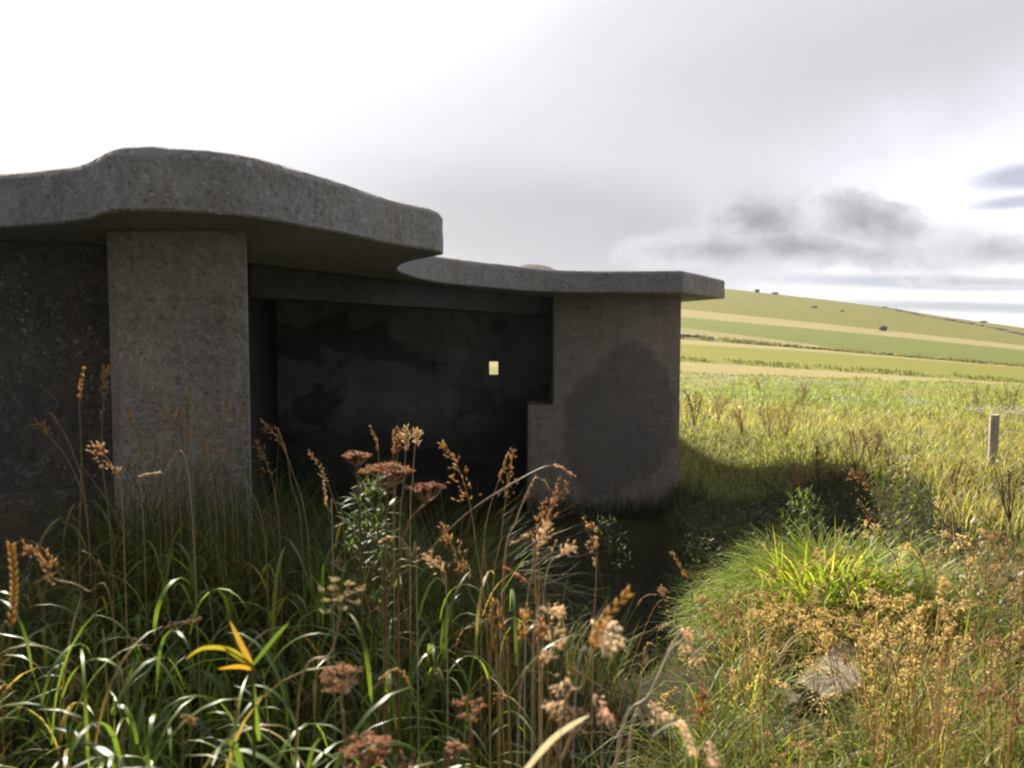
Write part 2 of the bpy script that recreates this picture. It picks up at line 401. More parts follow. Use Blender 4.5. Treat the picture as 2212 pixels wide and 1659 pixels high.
tag(obj('land', bm, M_HILL), kind='structure')

# ------------------------------------------------------------------ the bunker
HB, TH = .56, .288
bunker = empty('concrete_bunker', (0, 0, 0))
tag(bunker, 'grey concrete bunker with a curved overhanging flat roof and dark open front', 'bunker')
front = [(0, 490.3), (134, 482), (188, 474), (234, 458.5), (269, 454.8), (330, 454.8), (403, 458), (486, 463), (594, 477), (640, 486), (755, 507), (835, 525), (905, 537)]
mid_ = [(934, 540.5), (950, 545)]
backc = [(957, 550.5), (925, 556.5), (889, 564), (868, 572), (859, 580), (866, 588.5), (889, 597), (925, 605.5), (969, 612.5), (1077, 623), (1200, 630.5), (1330, 632), (1474, 632.5)]
P2 = lambda l: [on_z(a, b, HB).xy.copy() for a, b in l]
def catmull(pts, step=.05):
    out = []
    for i in range(len(pts) - 1):
        p0 = pts[max(i - 1, 0)]; p1 = pts[i]; p2 = pts[i + 1]; p3 = pts[min(i + 2, len(pts) - 1)]
        n_ = max(1, int((p2 - p1).length / step))
        for k in range(n_):
            t = k / n_
            out.append(.5 * ((2 * p1) + (p2 - p0) * t + (2 * p0 - 5 * p1 + 4 * p2 - p3) * t * t + (3 * p1 - p0 - 3 * p2 + p3) * t ** 3))
    out.append(pts[-1]); return out
fr = P2(front); left_ = [Vector((-7.5, 5.6)), Vector((-5.5, 4.75)), Vector((-4.0, 4.38)), Vector((-3.2, 4.2))]
corner = at(1565, 650, 12.15).xy
outline = catmull(left_ + fr) + P2(mid_) + catmull(P2(backc))
def line(a, b, step=.06):
    n_ = max(1, int((b - a).length / step)); return [a + (b - a) * (k / n_) for k in range(1, n_ + 1)]
outline += line(outline[-1], corner) + line(corner, Vector((1.5, 17.6)), .3) + line(Vector((1.5, 17.6)), Vector((-6.5, 14.2)), .5) + line(Vector((-6.5, 14.2)), left_[0], .5)[:-1]
def slab(name, pts, z0, z1, mat, parent, jit=.004):
    n_ = len(pts); P_ = np.array([(p.x, p.y) for p in pts])
    nrm = np.roll(P_, -1, 0) - np.roll(P_, 1, 0); nrm = np.stack([nrm[:, 1], -nrm[:, 0]], -1)
    nrm /= np.maximum(np.linalg.norm(nrm, axis=1, keepdims=True), 1e-6)
    bm = bmesh.new(); prev = None
    lays = [(.010, 0), (.0, .010)] + [(0, (z1 - z0) * t) for t in (.2, .4, .6, .8)] + [(0, z1 - z0 - .045), (.01, z1 - z0 - .018), (.045, z1 - z0)]
    first = None
    for li, (ins, h) in enumerate(lays):
        q = P_ - nrm * (ins + rng.normal(0, jit * .6, (n_, 1)))
        zz = z0 + h + (rng.normal(0, jit * .35, n_) if h > 0 else 0) + (np.sin(np.arange(n_) * .11) * .006 if h > (z1 - z0) * .9 else 0)
        vs = [bm.verts.new((q[i, 0], q[i, 1], zz[i] if np.ndim(zz) else zz)) for i in range(n_)]
        if prev:
            for i in range(n_):
                f = bm.faces.new((prev[i], prev[(i + 1) % n_], vs[(i + 1) % n_], vs[i])); f.smooth = True
        else: first = vs
        if li in (1, len(lays) - 3):
            for i in range(n_):
                e = bm.edges.get((vs[i], vs[(i + 1) % n_]))
                if e: e.smooth = False
        prev = vs
    from mathutils.geometry import delaunay_2d_cdt
    for loop in (first, prev):
        pts2 = [v.co.xy.copy() for v in loop]
        _, _, fs, ov, _, _ = delaunay_2d_cdt(pts2, [], [list(range(n_))], 1, 1e-7)
        for f in fs:
            q = [loop[ov[i][0]] for i in f if ov[i]]
            if len(set(q)) == 3:
                try: bm.faces.new(q)
                except ValueError: pass
    return obj(name, bm, mat, parent)
slab('roof', outline, EYE + HB, EYE + HB + TH, M_ROOF, bunker)
ZT = EYE + HB - .003                          # walls stop 3 mm under the soffit
def X(px, Y): return at(px, 725, Y).x
# near pier (wedge plan, chamfered left arris)
pf = 4.28
near_pier = [(X(256, pf), pf), (X(536, pf), pf), (X(540, 6.02) - .02, 6.05), (X(236, 5.2), 6.05), (X(236, pf + .07), pf + .07)]
obj('pier', prism(near_pier, EYE - 2.9, ZT), M_PIER, bunker)
# left wall and its plinth
wa, wb = Vector((X(0, 4.72), 4.72)), Vector((X(236, 4.96) + .0, 4.96)); d_ = (wb - wa).normalized()
wl0 = wa - d_ * 4.2; wl1 = wb + d_ * .25; nn = Vector((d_.y, -d_.x))
wl = [tuple(wl0), tuple(wl1), tuple(wl1 - nn * .35), tuple(wl0 - nn * .35)]
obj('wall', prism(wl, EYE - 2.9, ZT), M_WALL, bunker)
pl_top = EYE - .905
pw0, pw1 = wl0 + nn * .003, wb + d_ * .02 + nn * .003
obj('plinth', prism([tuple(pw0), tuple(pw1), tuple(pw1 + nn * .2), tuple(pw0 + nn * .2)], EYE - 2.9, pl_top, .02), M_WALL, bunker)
# side wall of the open room, back wall with its slit, lintel, far pier with the low step
BW = 12.35
s0 = Vector((X(540, 6.05) - .05, 6.06)); s1 = Vector((X(598, BW), BW - .003))
obj('side_wall', prism([tuple(s0), tuple(s1), (s1.x - .35, s1.y), (s0.x - .35, s0.y + .1)], EYE - 2.9, ZT, 0), M_SIDE_SHADE, bunker)
def wall_with_hole(x0, x1, z0, z1, hx0, hx1, hz0, hz1, y0, y1):
    bm = bmesh.new(); xs = [x0, hx0, hx1, x1]; zs = [z0, hz0, hz1, z1]
    g0 = [[bm.verts.new((x, y0, z)) for x in xs] for z in zs]; g1 = [[bm.verts.new((x, y1, z)) for x in xs] for z in zs]
    for i in range(3):
        for j in range(3):
            if i == 1 and j == 1: continue
            for g_ in (g0, g1): bm.faces.new((g_[i][j], g_[i][j + 1], g_[i + 1][j + 1], g_[i + 1][j]))
    ring = [(1, 1), (1, 2), (2, 2), (2, 1)]
    for k in range(4):
        a, b = ring[k], ring[(k + 1) % 4]
        bm.faces.new((g0[a[0]][a[1]], g0[b[0]][b[1]], g1[b[0]][b[1]], g1[a[0]][a[1]]))
    ring = [(0, 0), (0, 1), (0, 2), (0, 3), (1, 3), (2, 3), (3, 3), (3, 2), (3, 1), (3, 0), (2, 0), (1, 0)]
    for k in range(12):
        a, b = ring[k], ring[(k + 1) % 12]
        bm.faces.new((g0[a[0]][a[1]], g0[b[0]][b[1]], g1[b[0]][b[1]], g1[a[0]][a[1]]))
    return bm
h0, h1 = at(1056, 811, BW), at(1076, 781, BW)
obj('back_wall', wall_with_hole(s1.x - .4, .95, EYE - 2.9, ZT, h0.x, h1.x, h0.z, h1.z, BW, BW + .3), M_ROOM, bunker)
l0 = on_z(540, 566.5, HB).xy.copy(); l1 = on_z(857, 604, HB).xy.copy(); ld = (l1 - l0).normalized()
l0 = l0 - ld * .0; t_ = (BW - .01 - l0.y) / ld.y; l1 = l0 + ld * t_; ln = Vector((ld.y, -ld.x))
lz = at(1077, 679, l0.y + (l1.y - l0.y) * .65).z
l1b = l0 + ld * ((BW - .006 - .25 * ln.y * -1 - l0.y) / ld.y)
obj('lintel', prism([tuple(l0), tuple(l1), (l1.x - .32, l1.y), (l0.x - .28, l0.y + .12)], EYE + .30, ZT, .01), M_LINTEL_SHADE, bunker)
fp = 11.36
st = at(1140, 875, fp).z; xa, xb, xc = X(1140, fp), X(1195, fp), X(1471, fp)
bm = bmesh.new(); prof = [(xa, EYE - 3.1), (xc - .01, EYE - 3.1), (xc, ZT), (xb, ZT), (xb, st), (xa, st)]
f0_ = [bm.verts.new((x, fp, z)) for x, z in prof]; f1_ = [bm.verts.new((x, BW - .004, z)) for x, z in prof]
bm.faces.new(f0_); bm.faces.new(f1_[::-1])
for k in range(6): bm.faces.new((f0_[k], f0_[(k + 1) % 6], f1_[(k + 1) % 6], f1_[k]))
bmesh.ops.recalc_face_normals(bm, faces=bm.faces[:]); bmesh.ops.bevel(bm, geom=bm.edges[:], offset=.016, segments=2, affect='EDGES')
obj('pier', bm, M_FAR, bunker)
# low vent hump on the roof
bm = bmesh.new(); c_ = at(1150, 570, 14.0)
bmesh.ops.create_uvsphere(bm, u_segments=32, v_segments=16, radius=1)
for v in bm.verts:
    v.co.z = max(v.co.z, 0) ** .8; v.co.x = v.co.x * .55 + c_.x; v.co.y = v.co.y * .5 + 14.0; v.co.z = EYE + HB + TH + v.co.z * (c_.z - EYE - HB - TH)
obj('roof_vent', bm, M_WALL, bunker, True)

# ------------------------------------------------------------------ plant geometry
def blades(base, az, L, w, lean, droop, colr, nseg=4, twist=None, prof=None):
    n = len(base); s = np.linspace(0, 1, nseg + 1)
    dirh = np.stack([np.cos(az), np.sin(az), np.zeros(n)], -1)
    tw = az + np.pi / 2 + (twist if twist is not None else 0)
    side = np.stack([np.cos(tw), np.sin(tw), np.zeros(n)], -1)
    p = base.copy(); pts = [p]
    for k in range(nseg):
        sm_ = (k + .5) / nseg; th = lean + droop * sm_ ** 1.6
        th = np.minimum(th, 2.75)
        p = p + (L / nseg)[:, None] * (np.sin(th)[:, None] * dirh + np.cos(th)[:, None] * np.array([0, 0, 1.0])); pts.append(p)
    pf_ = prof if prof is not None else np.interp(s, [0, .3, .6, .85, 1], [.7, 1, .85, .45, .04])
    V = np.empty((n, nseg + 1, 2, 3))
    for k in range(nseg + 1):
        o = side * (w * pf_[k] * .5)[:, None]
        V[:, k, 0] = pts[k] - o; V[:, k, 1] = pts[k] + o
    i0 = (np.arange(n) * (nseg + 1) * 2)[:, None] + (np.arange(nseg) * 2)[None, :]
    Fq = np.stack([i0, i0 + 1, i0 + 3, i0 + 2], -1).reshape(-1, 4)
    return V.reshape(-1, 3), Fq, np.repeat(colr, (nseg + 1) * 2, axis=0)
class Acc:
    def __init__(s): s.v = []; s.f = []; s.c = []; s.n = 0
    def add(s, V, Fq, C):
        s.v.append(V); s.f.append(Fq + s.n); s.c.append(C); s.n += len(V)
    def build(s, name, mat, parent=None):
        return mesh_np(name, np.concatenate(s.v), np.concatenate(s.f), mat, None, np.concatenate(s.c))
def pick(cols, n, jit=.18, wts=None):
    cols = np.array(cols, float); i = rng.choice(len(cols), n, p=wts)
    return np.clip(cols[i] * (1 + rng.normal(0, jit, (n, 1))), .004, 1)
def octa(p, a, l, r, C):                      # n spindle-shaped husks
    n = len(p); a = a / np.maximum(np.linalg.norm(a, axis=1, keepdims=True), 1e-6)
    h = np.where(np.abs(a[:, 2:3]) > .9, np.array([[1.0, 0, 0]]), np.array([[0, 0, 1.0]]))
    b = np.cross(a, h); b /= np.linalg.norm(b, axis=1, keepdims=True); c = np.cross(a, b)
    l = np.broadcast_to(l, n)[:, None]; r = np.broadcast_to(r, n)[:, None]
    m_ = p - a * l * .12
    V = np.stack([p - a * l * .5, m_ + b * r, m_ + c * r, m_ - b * r, m_ - c * r, p + a * l * .5], 1).reshape(-1, 3)
    t = np.array([[0, 2, 1], [0, 3, 2], [0, 4, 3], [0, 1, 4], [5, 1, 2], [5, 2, 3], [5, 3, 4], [5, 4, 1]])
    Fq = (np.arange(n)[:, None, None] * 6 + t[None]).reshape(-1, 3)
    return V, Fq, np.repeat(C, 6, axis=0)
def tube(path, r0, r1, C, sides=5):
    P_ = np.array([tuple(p) for p in path], float); n = len(P_)
    T = np.gradient(P_, axis=0); T /= np.maximum(np.linalg.norm(T, axis=1, keepdims=True), 1e-9)
    h = np.array([.3, .95, .1]); b = np.cross(T, h); b /= np.maximum(np.linalg.norm(b, axis=1, keepdims=True), 1e-6); c = np.cross(T, b)
    rr = np.linspace(r0, r1, n)[:, None, None]; an = np.arange(sides) * 2 * np.pi / sides
    V = P_[:, None] + rr * (np.cos(an)[None, :, None] * b[:, None] + np.sin(an)[None, :, None] * c[:, None])
    i = np.arange(n - 1)[:, None] * sides + np.arange(sides)[None]; j = np.arange(n - 1)[:, None] * sides + (np.arange(sides)[None] + 1) % sides
    Fq = np.stack([i, j, j + sides, i + sides], -1).reshape(-1, 4)
    return V.reshape(-1, 3), Fq, np.tile(np.array(C, float), (n * sides, 1))
def gz(x, y): return float(ground_z(x, y))

def scatter(n, x0, x1, y0, y1, keep=None):
    xs = rng.uniform(x0, x1, n); ys = rng.uniform(y0, y1, n)
    if keep is not None:
        k = keep(xs, ys); xs, ys = xs[k], ys[k]
    return np.stack([xs, ys, ground_z(xs, ys) - .02], -1)
def scatter_px(n, px0, px1, d0, d1, keep=None):  # even in bearing and in 1/distance
    d = 1 / rng.uniform(1 / d1, 1 / d0, n); u = (rng.uniform(px0, px1, n) - 1106) / F
    xs, ys = u * d, d
    if keep is not None:
        k = keep(xs, ys); xs, ys = xs[k], ys[k]
    return np.stack([xs, ys, ground_z(xs, ys) - .02], -1)
def not_built(x, y):                          # keep plants out of the walls and the room
    room = (y > 5.9) & (x > -.335 * y) & (x < -1.95 + (y - 6.1) * .44) 
    piers = (y > pf - .05) & (y < 6.2) & (x < X(536, pf) - (y - pf) * .33) & (x > -6)
    far_ = (y > fp - .1) & (y < 14.6) & (x < X(1471, fp) + .05)
    lw = (x < X(236, 5)) & (y > 4.1)
    return ~(room | piers | far_ | lw)

hollow = lambda x, y: (x < 4.2 - .25 * np.sin(y * 2)) & (y < 11.5 - .9 * (x - 2.2))
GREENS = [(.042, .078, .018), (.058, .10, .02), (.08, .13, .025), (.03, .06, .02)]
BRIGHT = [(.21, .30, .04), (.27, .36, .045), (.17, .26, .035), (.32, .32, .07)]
STRAWS = [(.30, .22, .09), (.38, .28, .13), (.24, .16, .06), (.20, .12, .045)]
MEADOW = [(.21, .24, .055), (.27, .27, .075), (.34, .29, .12), (.17, .21, .05), (.40, .32, .16)]

def meadow_cols(b):
    x, y = b[:, 0], b[:, 1]; n = len(b)
    g_ = np.sin(x * .9 + 1.3 * np.sin(y * .4)) + np.sin(y * .55 + x * .3) + rng.normal(0, .6, n)
    lush = np.clip(sm(y, 13, 22) * .8 + .25 * g_, 0, 1)[:, None]
    a = pick([(.27, .27, .105), (.21, .235, .065), (.36, .31, .16), (.17, .19, .055), (.26, .20, .09)], n, .2)
    c = pick([(.15, .21, .05), (.19, .25, .06), (.12, .17, .05), (.24, .27, .08)], n, .2)
    return (a * np.array([1.0, 1.0, .92]) * (1 - lush) + c * lush) * 1.3
def grass(name, parts, mat, nseg=4):
    A = Acc()
    for (b, L, w_, lean, droop, cols, wts) in parts:
        n = len(b)
        V, Fq, C = blades(b, rng.uniform(0, 2 * np.pi, n), rng.uniform(*L, n), rng.uniform(*w_, n), np.abs(rng.normal(*lean, n)),
                          np.abs(rng.normal(*droop, n)), (cols(b) if callable(cols) else pick(cols, n, .2, wts)), nseg, rng.normal(0, .35, n))
        A.add(V, Fq, C)
    return tag(A.build(name, mat), kind='stuff')

# broad leaved reed grass, bottom left: upright culms, each with short arching leaves up its length
def culms(name, base, H, nleaf, Lr, wr, cols):
    n = len(base); A = Acc(); hs = rng.uniform(*H, n); az0 = rng.uniform(0, 2 * np.pi, n); ln = np.abs(rng.normal(.1, .1, n)); dr = np.abs(rng.normal(.15, .15, n))
    cc = pick(cols, n, .15)
    V, Fq, C = blades(base, az0, hs, rng.uniform(.004, .006, n), ln, dr, cc * .8, 4, None, np.array([1, 1, .9, .8, .5])); A.add(V, Fq, C)
    for k in range(nleaf):
        t = np.clip((k + 1.2 + rng.uniform(-.3, .3, n)) / (nleaf + .3), .12, 1.0); hh = hs * t
        off = hh * np.sin(ln + dr * .4 * t)
        b = base + np.stack([np.cos(az0) * off, np.sin(az0) * off, hh * np.cos(ln + dr * .4 * t)], -1)
        V, Fq, C = blades(b, rng.uniform(0, 2 * np.pi, n), rng.uniform(*Lr, n) * np.where(t > .9, .8, 1), rng.uniform(*wr, n), np.abs(rng.normal(.35, .2, n)),
                          np.abs(rng.normal(2.2, .55, n)), cc * rng.normal(1, .12, (n, 1)), 8, rng.normal(0, .3, n))
        A.add(V, Fq, C)
    return tag(A.build(name, M_BROAD), kind='stuff')
RC = [(.14, .21, .032), (.19, .26, .034), (.09, .15, .028), (.055, .10, .025), (.12, .19, .03), (.10, .16, .03), (.28, .22, .09)]
c1 = scatter(290, -1.75, -.12, 1.2, 2.5, lambda x, y: (np.sin(x * 5 + 1) + np.sin(y * 6 + x * 2) > -1.0) & (x > -.7 * y - .1))
c2 = scatter(90, -2.0, -.35, 2.3, 3.2)
culms('broad_leaved_grass', np.concatenate([c1, c2]), (.38, .86), 6, (.2, .46), (.007, .0145), RC)
# thin grass in front of the near pier and through the middle
t1 = scatter(8600, -2.6, -.2, 2.9, 4.6, lambda x, y: not_built(x, y) & (x > -.54 * y + .12 * np.sin(7 * y))); t2 = scatter(3800, -.5, 1.15, 1.5, 4.5, lambda x, y: (y < 3.1) | (x < .5))
t3 = scatter(1700, -1.3, -.4, 2.4, 4.0); t4 = scatter(1500, -5, -2.0, 3.4, 4.55)
grass('thin_grass', [(t1, (.65, 1.25), (.0035, .008), (.14, .14), (1.6, .6), GREENS + STRAWS[2:3], None),
                     (t2, (.28, .55), (.0025, .0055), (.2, .2), (1.5, .7), GREENS + [STRAWS[2]], None),
                     (t3, (.4, .75), (.003, .006), (.16, .16), (1.6, .6), GREENS + STRAWS[2:3], None),
                     (t4, (.15, .42), (.004, .007), (.2, .2), (1.2, .6), GREENS, None)], M_GRASS, 5)
# shaded sunken forecourt
p3 = scatter(700, .25, 2.7, fp - .5, fp - .02)
p2 = scatter(9000, .6, 4.6, 4.8, 12, lambda x, y: (x > .2 * y) & not_built(x, y) & hollow(x, y))
p1 = scatter(9000, -2.2, 4.2, 4.0, 11.3, not_built)
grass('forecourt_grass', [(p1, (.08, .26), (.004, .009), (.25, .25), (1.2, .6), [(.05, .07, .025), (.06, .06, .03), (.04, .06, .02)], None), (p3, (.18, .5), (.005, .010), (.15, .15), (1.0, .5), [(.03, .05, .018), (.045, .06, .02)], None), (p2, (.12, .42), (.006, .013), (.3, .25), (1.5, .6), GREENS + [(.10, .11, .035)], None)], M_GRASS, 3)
# right bank
right_ = lambda x, y: (x > .205 * y - .05) & not_built(x, y)
clear = lambda x, y: ~((y > 2.7) & (y < 3.7) & (x / y > .335) & (x / y < .445))
wob = lambda x, y: np.sin(x * 2.9 + y) + np.sin(y * 2.3 - x * 1.1) + .6 * np.sin(5 * x + 3 * y)
r1 = scatter_px(6500, 1480, 2300, 1.6, 6.5, lambda x, y: (x > .265 * y + .06 * wob(x, y)) & (wob(x, y) > -.5) & clear(x, y))
r2 = scatter_px(9500, 1450, 2300, 1.5, 6.5, lambda x, y: (x > np.where(y < 2.4, .21, .25) * y + .05 * wob(x, y)) & (wob(x, y) < .9) & clear(x, y))
r3 = scatter(500, .5, 1.6, 2.6, 4.6, lambda x, y: (x > .265 * y) & (x < .31 * y))
grass('dry_grass', [(r1, (.22, .6), (.0022, .0045), (.22, .2), (1.1, .7), STRAWS + [(.50, .40, .22), (.42, .33, .17), (.16, .17, .045)], None)], M_DRY, 4)
grass('bank_grass', [(r2, (.22, .55), (.004, .009), (.25, .2), (1.7, .6), GREENS[1:3] + BRIGHT + [(.24, .22, .07)], None), (r3, (.25, .55), (.004, .008), (.25, .2), (1.2, .6), GREENS + BRIGHT, None)], M_GRASS, 5)
tc_ = at(1790, 1360, 4.35)
NT = 4200
a_ = rng.uniform(0, 2 * np.pi, NT); rr_ = np.sqrt(rng.uniform(0, 1, NT))
tb = np.stack([tc_.x + .60 * rr_ * np.cos(a_), tc_.y + .5 * rr_ * np.sin(a_), np.zeros(NT)], -1); tb[:, 2] = ground_z(tb[:, 0], tb[:, 1]) - .02
V, Fq, C = blades(tb, a_ + rng.normal(0, 1.0, NT), rng.uniform(.34, .66, NT) * (1.05 - .3 * rr_), rng.uniform(.007, .014, NT), np.abs(rng.normal(.25, .2, NT)) + .45 * rr_,
                  np.abs(rng.normal(1.5, .5, NT)), pick(BRIGHT, NT, .15), 7, rng.normal(0, .3, NT))
A = Acc(); A.add(V, Fq, C)
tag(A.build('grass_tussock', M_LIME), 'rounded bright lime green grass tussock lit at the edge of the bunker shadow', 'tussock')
# shaded and sunlit bank behind, then meadow
m1 = scatter_px(8000, 1440, 2300, 6.0, 14, lambda x, y: right_(x, y) & ~hollow(x, y))
m2 = scatter_px(30000, 1430, 2330, 9, 34, lambda x, y: right_(x, y) & ~hollow(x, y))
m3 = scatter_px(9000, 1250, 2400, 16, 34.5, lambda x, y: (y > 15))
grass('meadow_grass', [(m1, (.25, .5), (.005, .011), (.3, .25), (1.5, .6), meadow_cols, None),
                       (m2, (.16, .36), (.010, .020), (.4, .3), (1.5, .6), meadow_cols, None),
                       (m3, (.10, .22), (.02, .04), (.4, .3), (1.4, .6), meadow_cols, None)], M_GRASS, 3)
def on_rows(n, k, t0, t1):
    u = rng.uniform(.18, .72, n); t = rng.uniform(t0, t1, n); out = np.empty((n, 3))
    for j in range(3):
        a = np.interp(u, us, RW[k][j]); b = np.interp(u, us, RW[k + 1][j]); out[:, j] = a * (1 - t) + b * t
    return out
fm = on_rows(1500, 1, .0, .14); fm2 = on_rows(4000, 3, .1, .9); fm3 = on_rows(1500, 0, .0, .06)
fm = fm[(np.sin(fm[:, 0] * .9) + np.sin(fm[:, 0] * 2.3 + 1)) > -.7]; fm2 = fm2[(np.sin(fm2[:, 0] * .5) + np.sin(fm2[:, 0] * 1.7 + 1)) > -.6]
grass('field_margin_grass', [(fm, (.15, .34), (.05, .09), (.3, .2), (1.2, .5), [(.13, .17, .035), (.17, .19, .05), (.09, .12, .03)], None),
                             (fm2, (.3, .6), (.08, .15), (.3, .2), (1.2, .5), [(.14, .15, .04), (.2, .18, .06), (.08, .09, .03)], None),
                             (fm3, (.08, .2), (.02, .04), (.4, .3), (1.2, .5), [(.2, .24, .07), (.3, .27, .12), (.14, .18, .05)], None)], M_GRASS, 3)
# leafy herbs mixed into the bank: small ovate leaves at all heights
def leafy(name, pts, hmax, size, cols):
    n = len(pts); b = pts.copy(); b[:, 2] += rng.uniform(.05, 1, n) ** .7 * hmax * rng.uniform(.6, 1, n)
    A = Acc(); V, Fq, C = blades(b, rng.uniform(0, 2 * np.pi, n), rng.uniform(*size, n), rng.uniform(size[0] * .45, size[1] * .5, n), rng.uniform(.5, 1.5, n),
                                 rng.uniform(0, .8, n), pick(cols, n, .2), 3, None, np.array([.15, 1, .7, .05]))
    A.add(V, Fq, C); return tag(A.build(name, M_GRASS), kind='stuff')
l1_ = scatter_px(9000, 1480, 2300, 2.2, 9.5, lambda x, y: (x > .215 * y + .15) & clear(x, y) & (np.sin(x * 2.3 + 1) + np.sin(y * 1.9) + .5 * np.sin(4 * x - 3 * y) > .2))
l2_ = scatter_px(2600, 1480, 1990, 7.0, 10.5, right_)
leafy('leafy_undergrowth', np.concatenate([l1_, l2_]), .55, (.025, .06), [(.07, .11, .03), (.11, .15, .035), (.16, .15, .05), (.20, .14, .07)])

# ------------------------------------------------------------------ seed heads
GOLD, TAWNY, PALE, BROWN, ORANGE = (.50, .34, .11), (.46, .31, .15), (.62, .50, .36), (.26, .13, .06), (.47, .30, .14)
def bez(pts, n=26):
    P_ = [Vector(p) for p in pts]; out = catmull(P_, 1e9) if False else []
    for i in range(len(P_) - 1):
        p0 = P_[max(i - 1, 0)]; p1 = P_[i]; p2 = P_[i + 1]; p3 = P_[min(i + 2, len(P_) - 1)]
        for k in range(n // (len(P_) - 1) + 1):
            t = k / (n // (len(P_) - 1) + 1)
            out.append(.5 * ((2 * p1) + (p2 - p0) * t + (2 * p0 - 5 * p1 + 4 * p2 - p3) * t * t + (3 * p1 - p0 - 3 * p2 + p3) * t ** 3))
    out.append(P_[-1]); return out
def head_geo(path, kind, colr, k=1.0):
    """husks along the last stretch of a stem; path runs from neck to tip"""
    P_ = np.array([tuple(p) for p in path]); n = len(P_); Ltot = np.linalg.norm(np.diff(P_, axis=0), axis=1).sum()
    tt = lambda s: np.stack([np.interp(s, np.linspace(0, 1, n), P_[:, j]) for j in range(3)], -1)
    tan = lambda s: tt(np.minimum(s + .05, 1)) - tt(np.maximum(s - .05, 0))
    if kind == 'spike':
        m_ = int(max(30, Ltot / .0016)); s = np.sort(rng.uniform(0, 1, m_)); a = tan(s); a /= np.linalg.norm(a, axis=1, keepdims=True)
        o = rng.normal(0, 1, (m_, 3)); o /= np.linalg.norm(o, axis=1, keepdims=True)
        wid = .0042 * k * (1 - .6 * s) ; p = tt(s) + o * wid[:, None]
        return octa(p, a + o * .45, rng.uniform(.009, .014, m_) * k, rng.uniform(.0014, .0021, m_) * k, pick([colr], m_, .2))
    if kind == 'wheat':
        m_ = int(max(14, Ltot / .0055)); s = np.linspace(0.02, 1, m_); a = tan(s); a /= np.linalg.norm(a, axis=1, keepdims=True)
        sd = np.cross(a, np.array([.1, 1, .2])); sd /= np.linalg.norm(sd, axis=1, keepdims=True); sg = np.where(np.arange(m_) % 2, 1, -1)[:, None]
        V1 = octa(tt(s) + sd * sg * .0045 * k, a + sd * sg * .5, .017 * k, .0034 * k, pick([colr], m_, .12))
        return V1
    if kind == 'cluster':
        ps, as_ = [], []
        for s0_, m_, rad in ((.02, 8, .008), (.3, 11, .011), (.55, 12, .012), (.78, 13, .011), (.95, 10, .008)):
            off = rng.normal(0, .006, 3) * k; c0 = tt(np.array([s0_]))[0] + off; a = tan(np.array([s0_]))[0]; a /= np.linalg.norm(a)
            o = rng.normal(0, 1, (m_, 3)); ps.append(c0 + o * rad * .6 * k + a * rng.normal(0, .008, (m_, 1)) * k); as_.append(a + o * .5)
        p = np.concatenate(ps); m_ = len(p)
        return octa(p, np.concatenate(as_), rng.uniform(.010, .016, m_) * k, rng.uniform(.0016, .0026, m_) * k, pick([colr], m_, .18))
    # panicle: drooping spikelets on fine side branches
    m_ = int(max(34, Ltot / .002)); s = rng.uniform(0, 1, m_); a = tan(s); a /= np.linalg.norm(a, axis=1, keepdims=True)
    o = rng.normal(0, 1, (m_, 3)); o[:, 2] -= .35
    r_ = rng.uniform(.2, 1, m_) * .016 * k * (1.05 - s * .8); p = tt(s) + o * r_[:, None]
    return octa(p, a * .9 + o * .35 + np.array([0, 0, -.35]), rng.uniform(.008, .013, m_) * k, rng.uniform(.0012, .0019, m_) * k, pick([colr], m_, .2))

def seed_stem(pts, d, nhead, kind, colr, label, k=1.0, group=None, dlean=0.0, stemcol=None, name='seeding_grass', thick=.0011):
    """pts: photo points from base to tip; the last nhead segments carry the head"""
    P_ = [at(x, y, d + dlean * i / (len(pts) - 1)) for i, (x, y) in enumerate(pts)]
    base = P_[0]; g0 = gz(base.x, base.y)
    if base.z > g0 + .03:
        P_ = [Vector((base.x + (base.x - P_[1].x) * .25, base.y, g0 - .01))] + P_
    path = bez(P_, 30); seg = 30 // (len(P_) - 1) + 1; nh = nhead * seg + 1
    root = empty(name, path[0]); tag(root, label, 'grass', group, 'thing')
    thick = min(thick, .0015) * min(1, d / 2)
    sc_ = stemcol or tuple(.85 * c for c in colr)
    if d > 2.5: k *= 1.25
    adopt(mesh_np('stem', *tube(path, thick * 1.3 * k ** .5, thick * .7 * k ** .5, sc_)[:2], M_STEM, None, tube(path, .001, .001, sc_)[2]), root)
    V, Fq, C = head_geo(path[-nh:], kind, colr, k)
    adopt(mesh_np('seed_head' if kind in ('spike', 'wheat') else 'seed_sprays', V, Fq, M_SEED, None, C), root)
    return root
S = seed_stem
# against the dark left wall and the near pier
S([(172, 1230), (176, 1000), (172, 865), (181, 795)], 2.6, 1, 'spike', GOLD, 'tallest lone golden seed spike rising in front of the dark left wall')
S([(240, 1180), (221, 1000), (222, 880), (233, 793)], 2.8, 1, 'cluster', TAWNY, 'tawny seed stem standing at the corner where left wall meets near pier')
S([(310, 1150), (297, 1020), (286, 915), (271, 873)], 2.7, 1, 'spike', GOLD, 'golden leaning seed head over the left edge of the near pier')
S([(270, 1240), (262, 1070), (252, 1020), (207, 962)], 2.0, 1, 'cluster', (.52, .36, .2), 'bright copper seed head leaning left at the foot of the near pier', 1.1)
S([(190, 1130), (160, 985), (126, 916), (110, 892)], 3.0, 1, 'spike', TAWNY, 'slender upper seed stem of the pair leaning left on the dark wall')
S([(190, 1150), (157, 1015), (106, 941), (85, 915)], 3.0, 1, 'cluster', TAWNY, 'lower seed stem of the pair leaning left on the dark wall')
grp = 'tawny seed stems before the near pier'
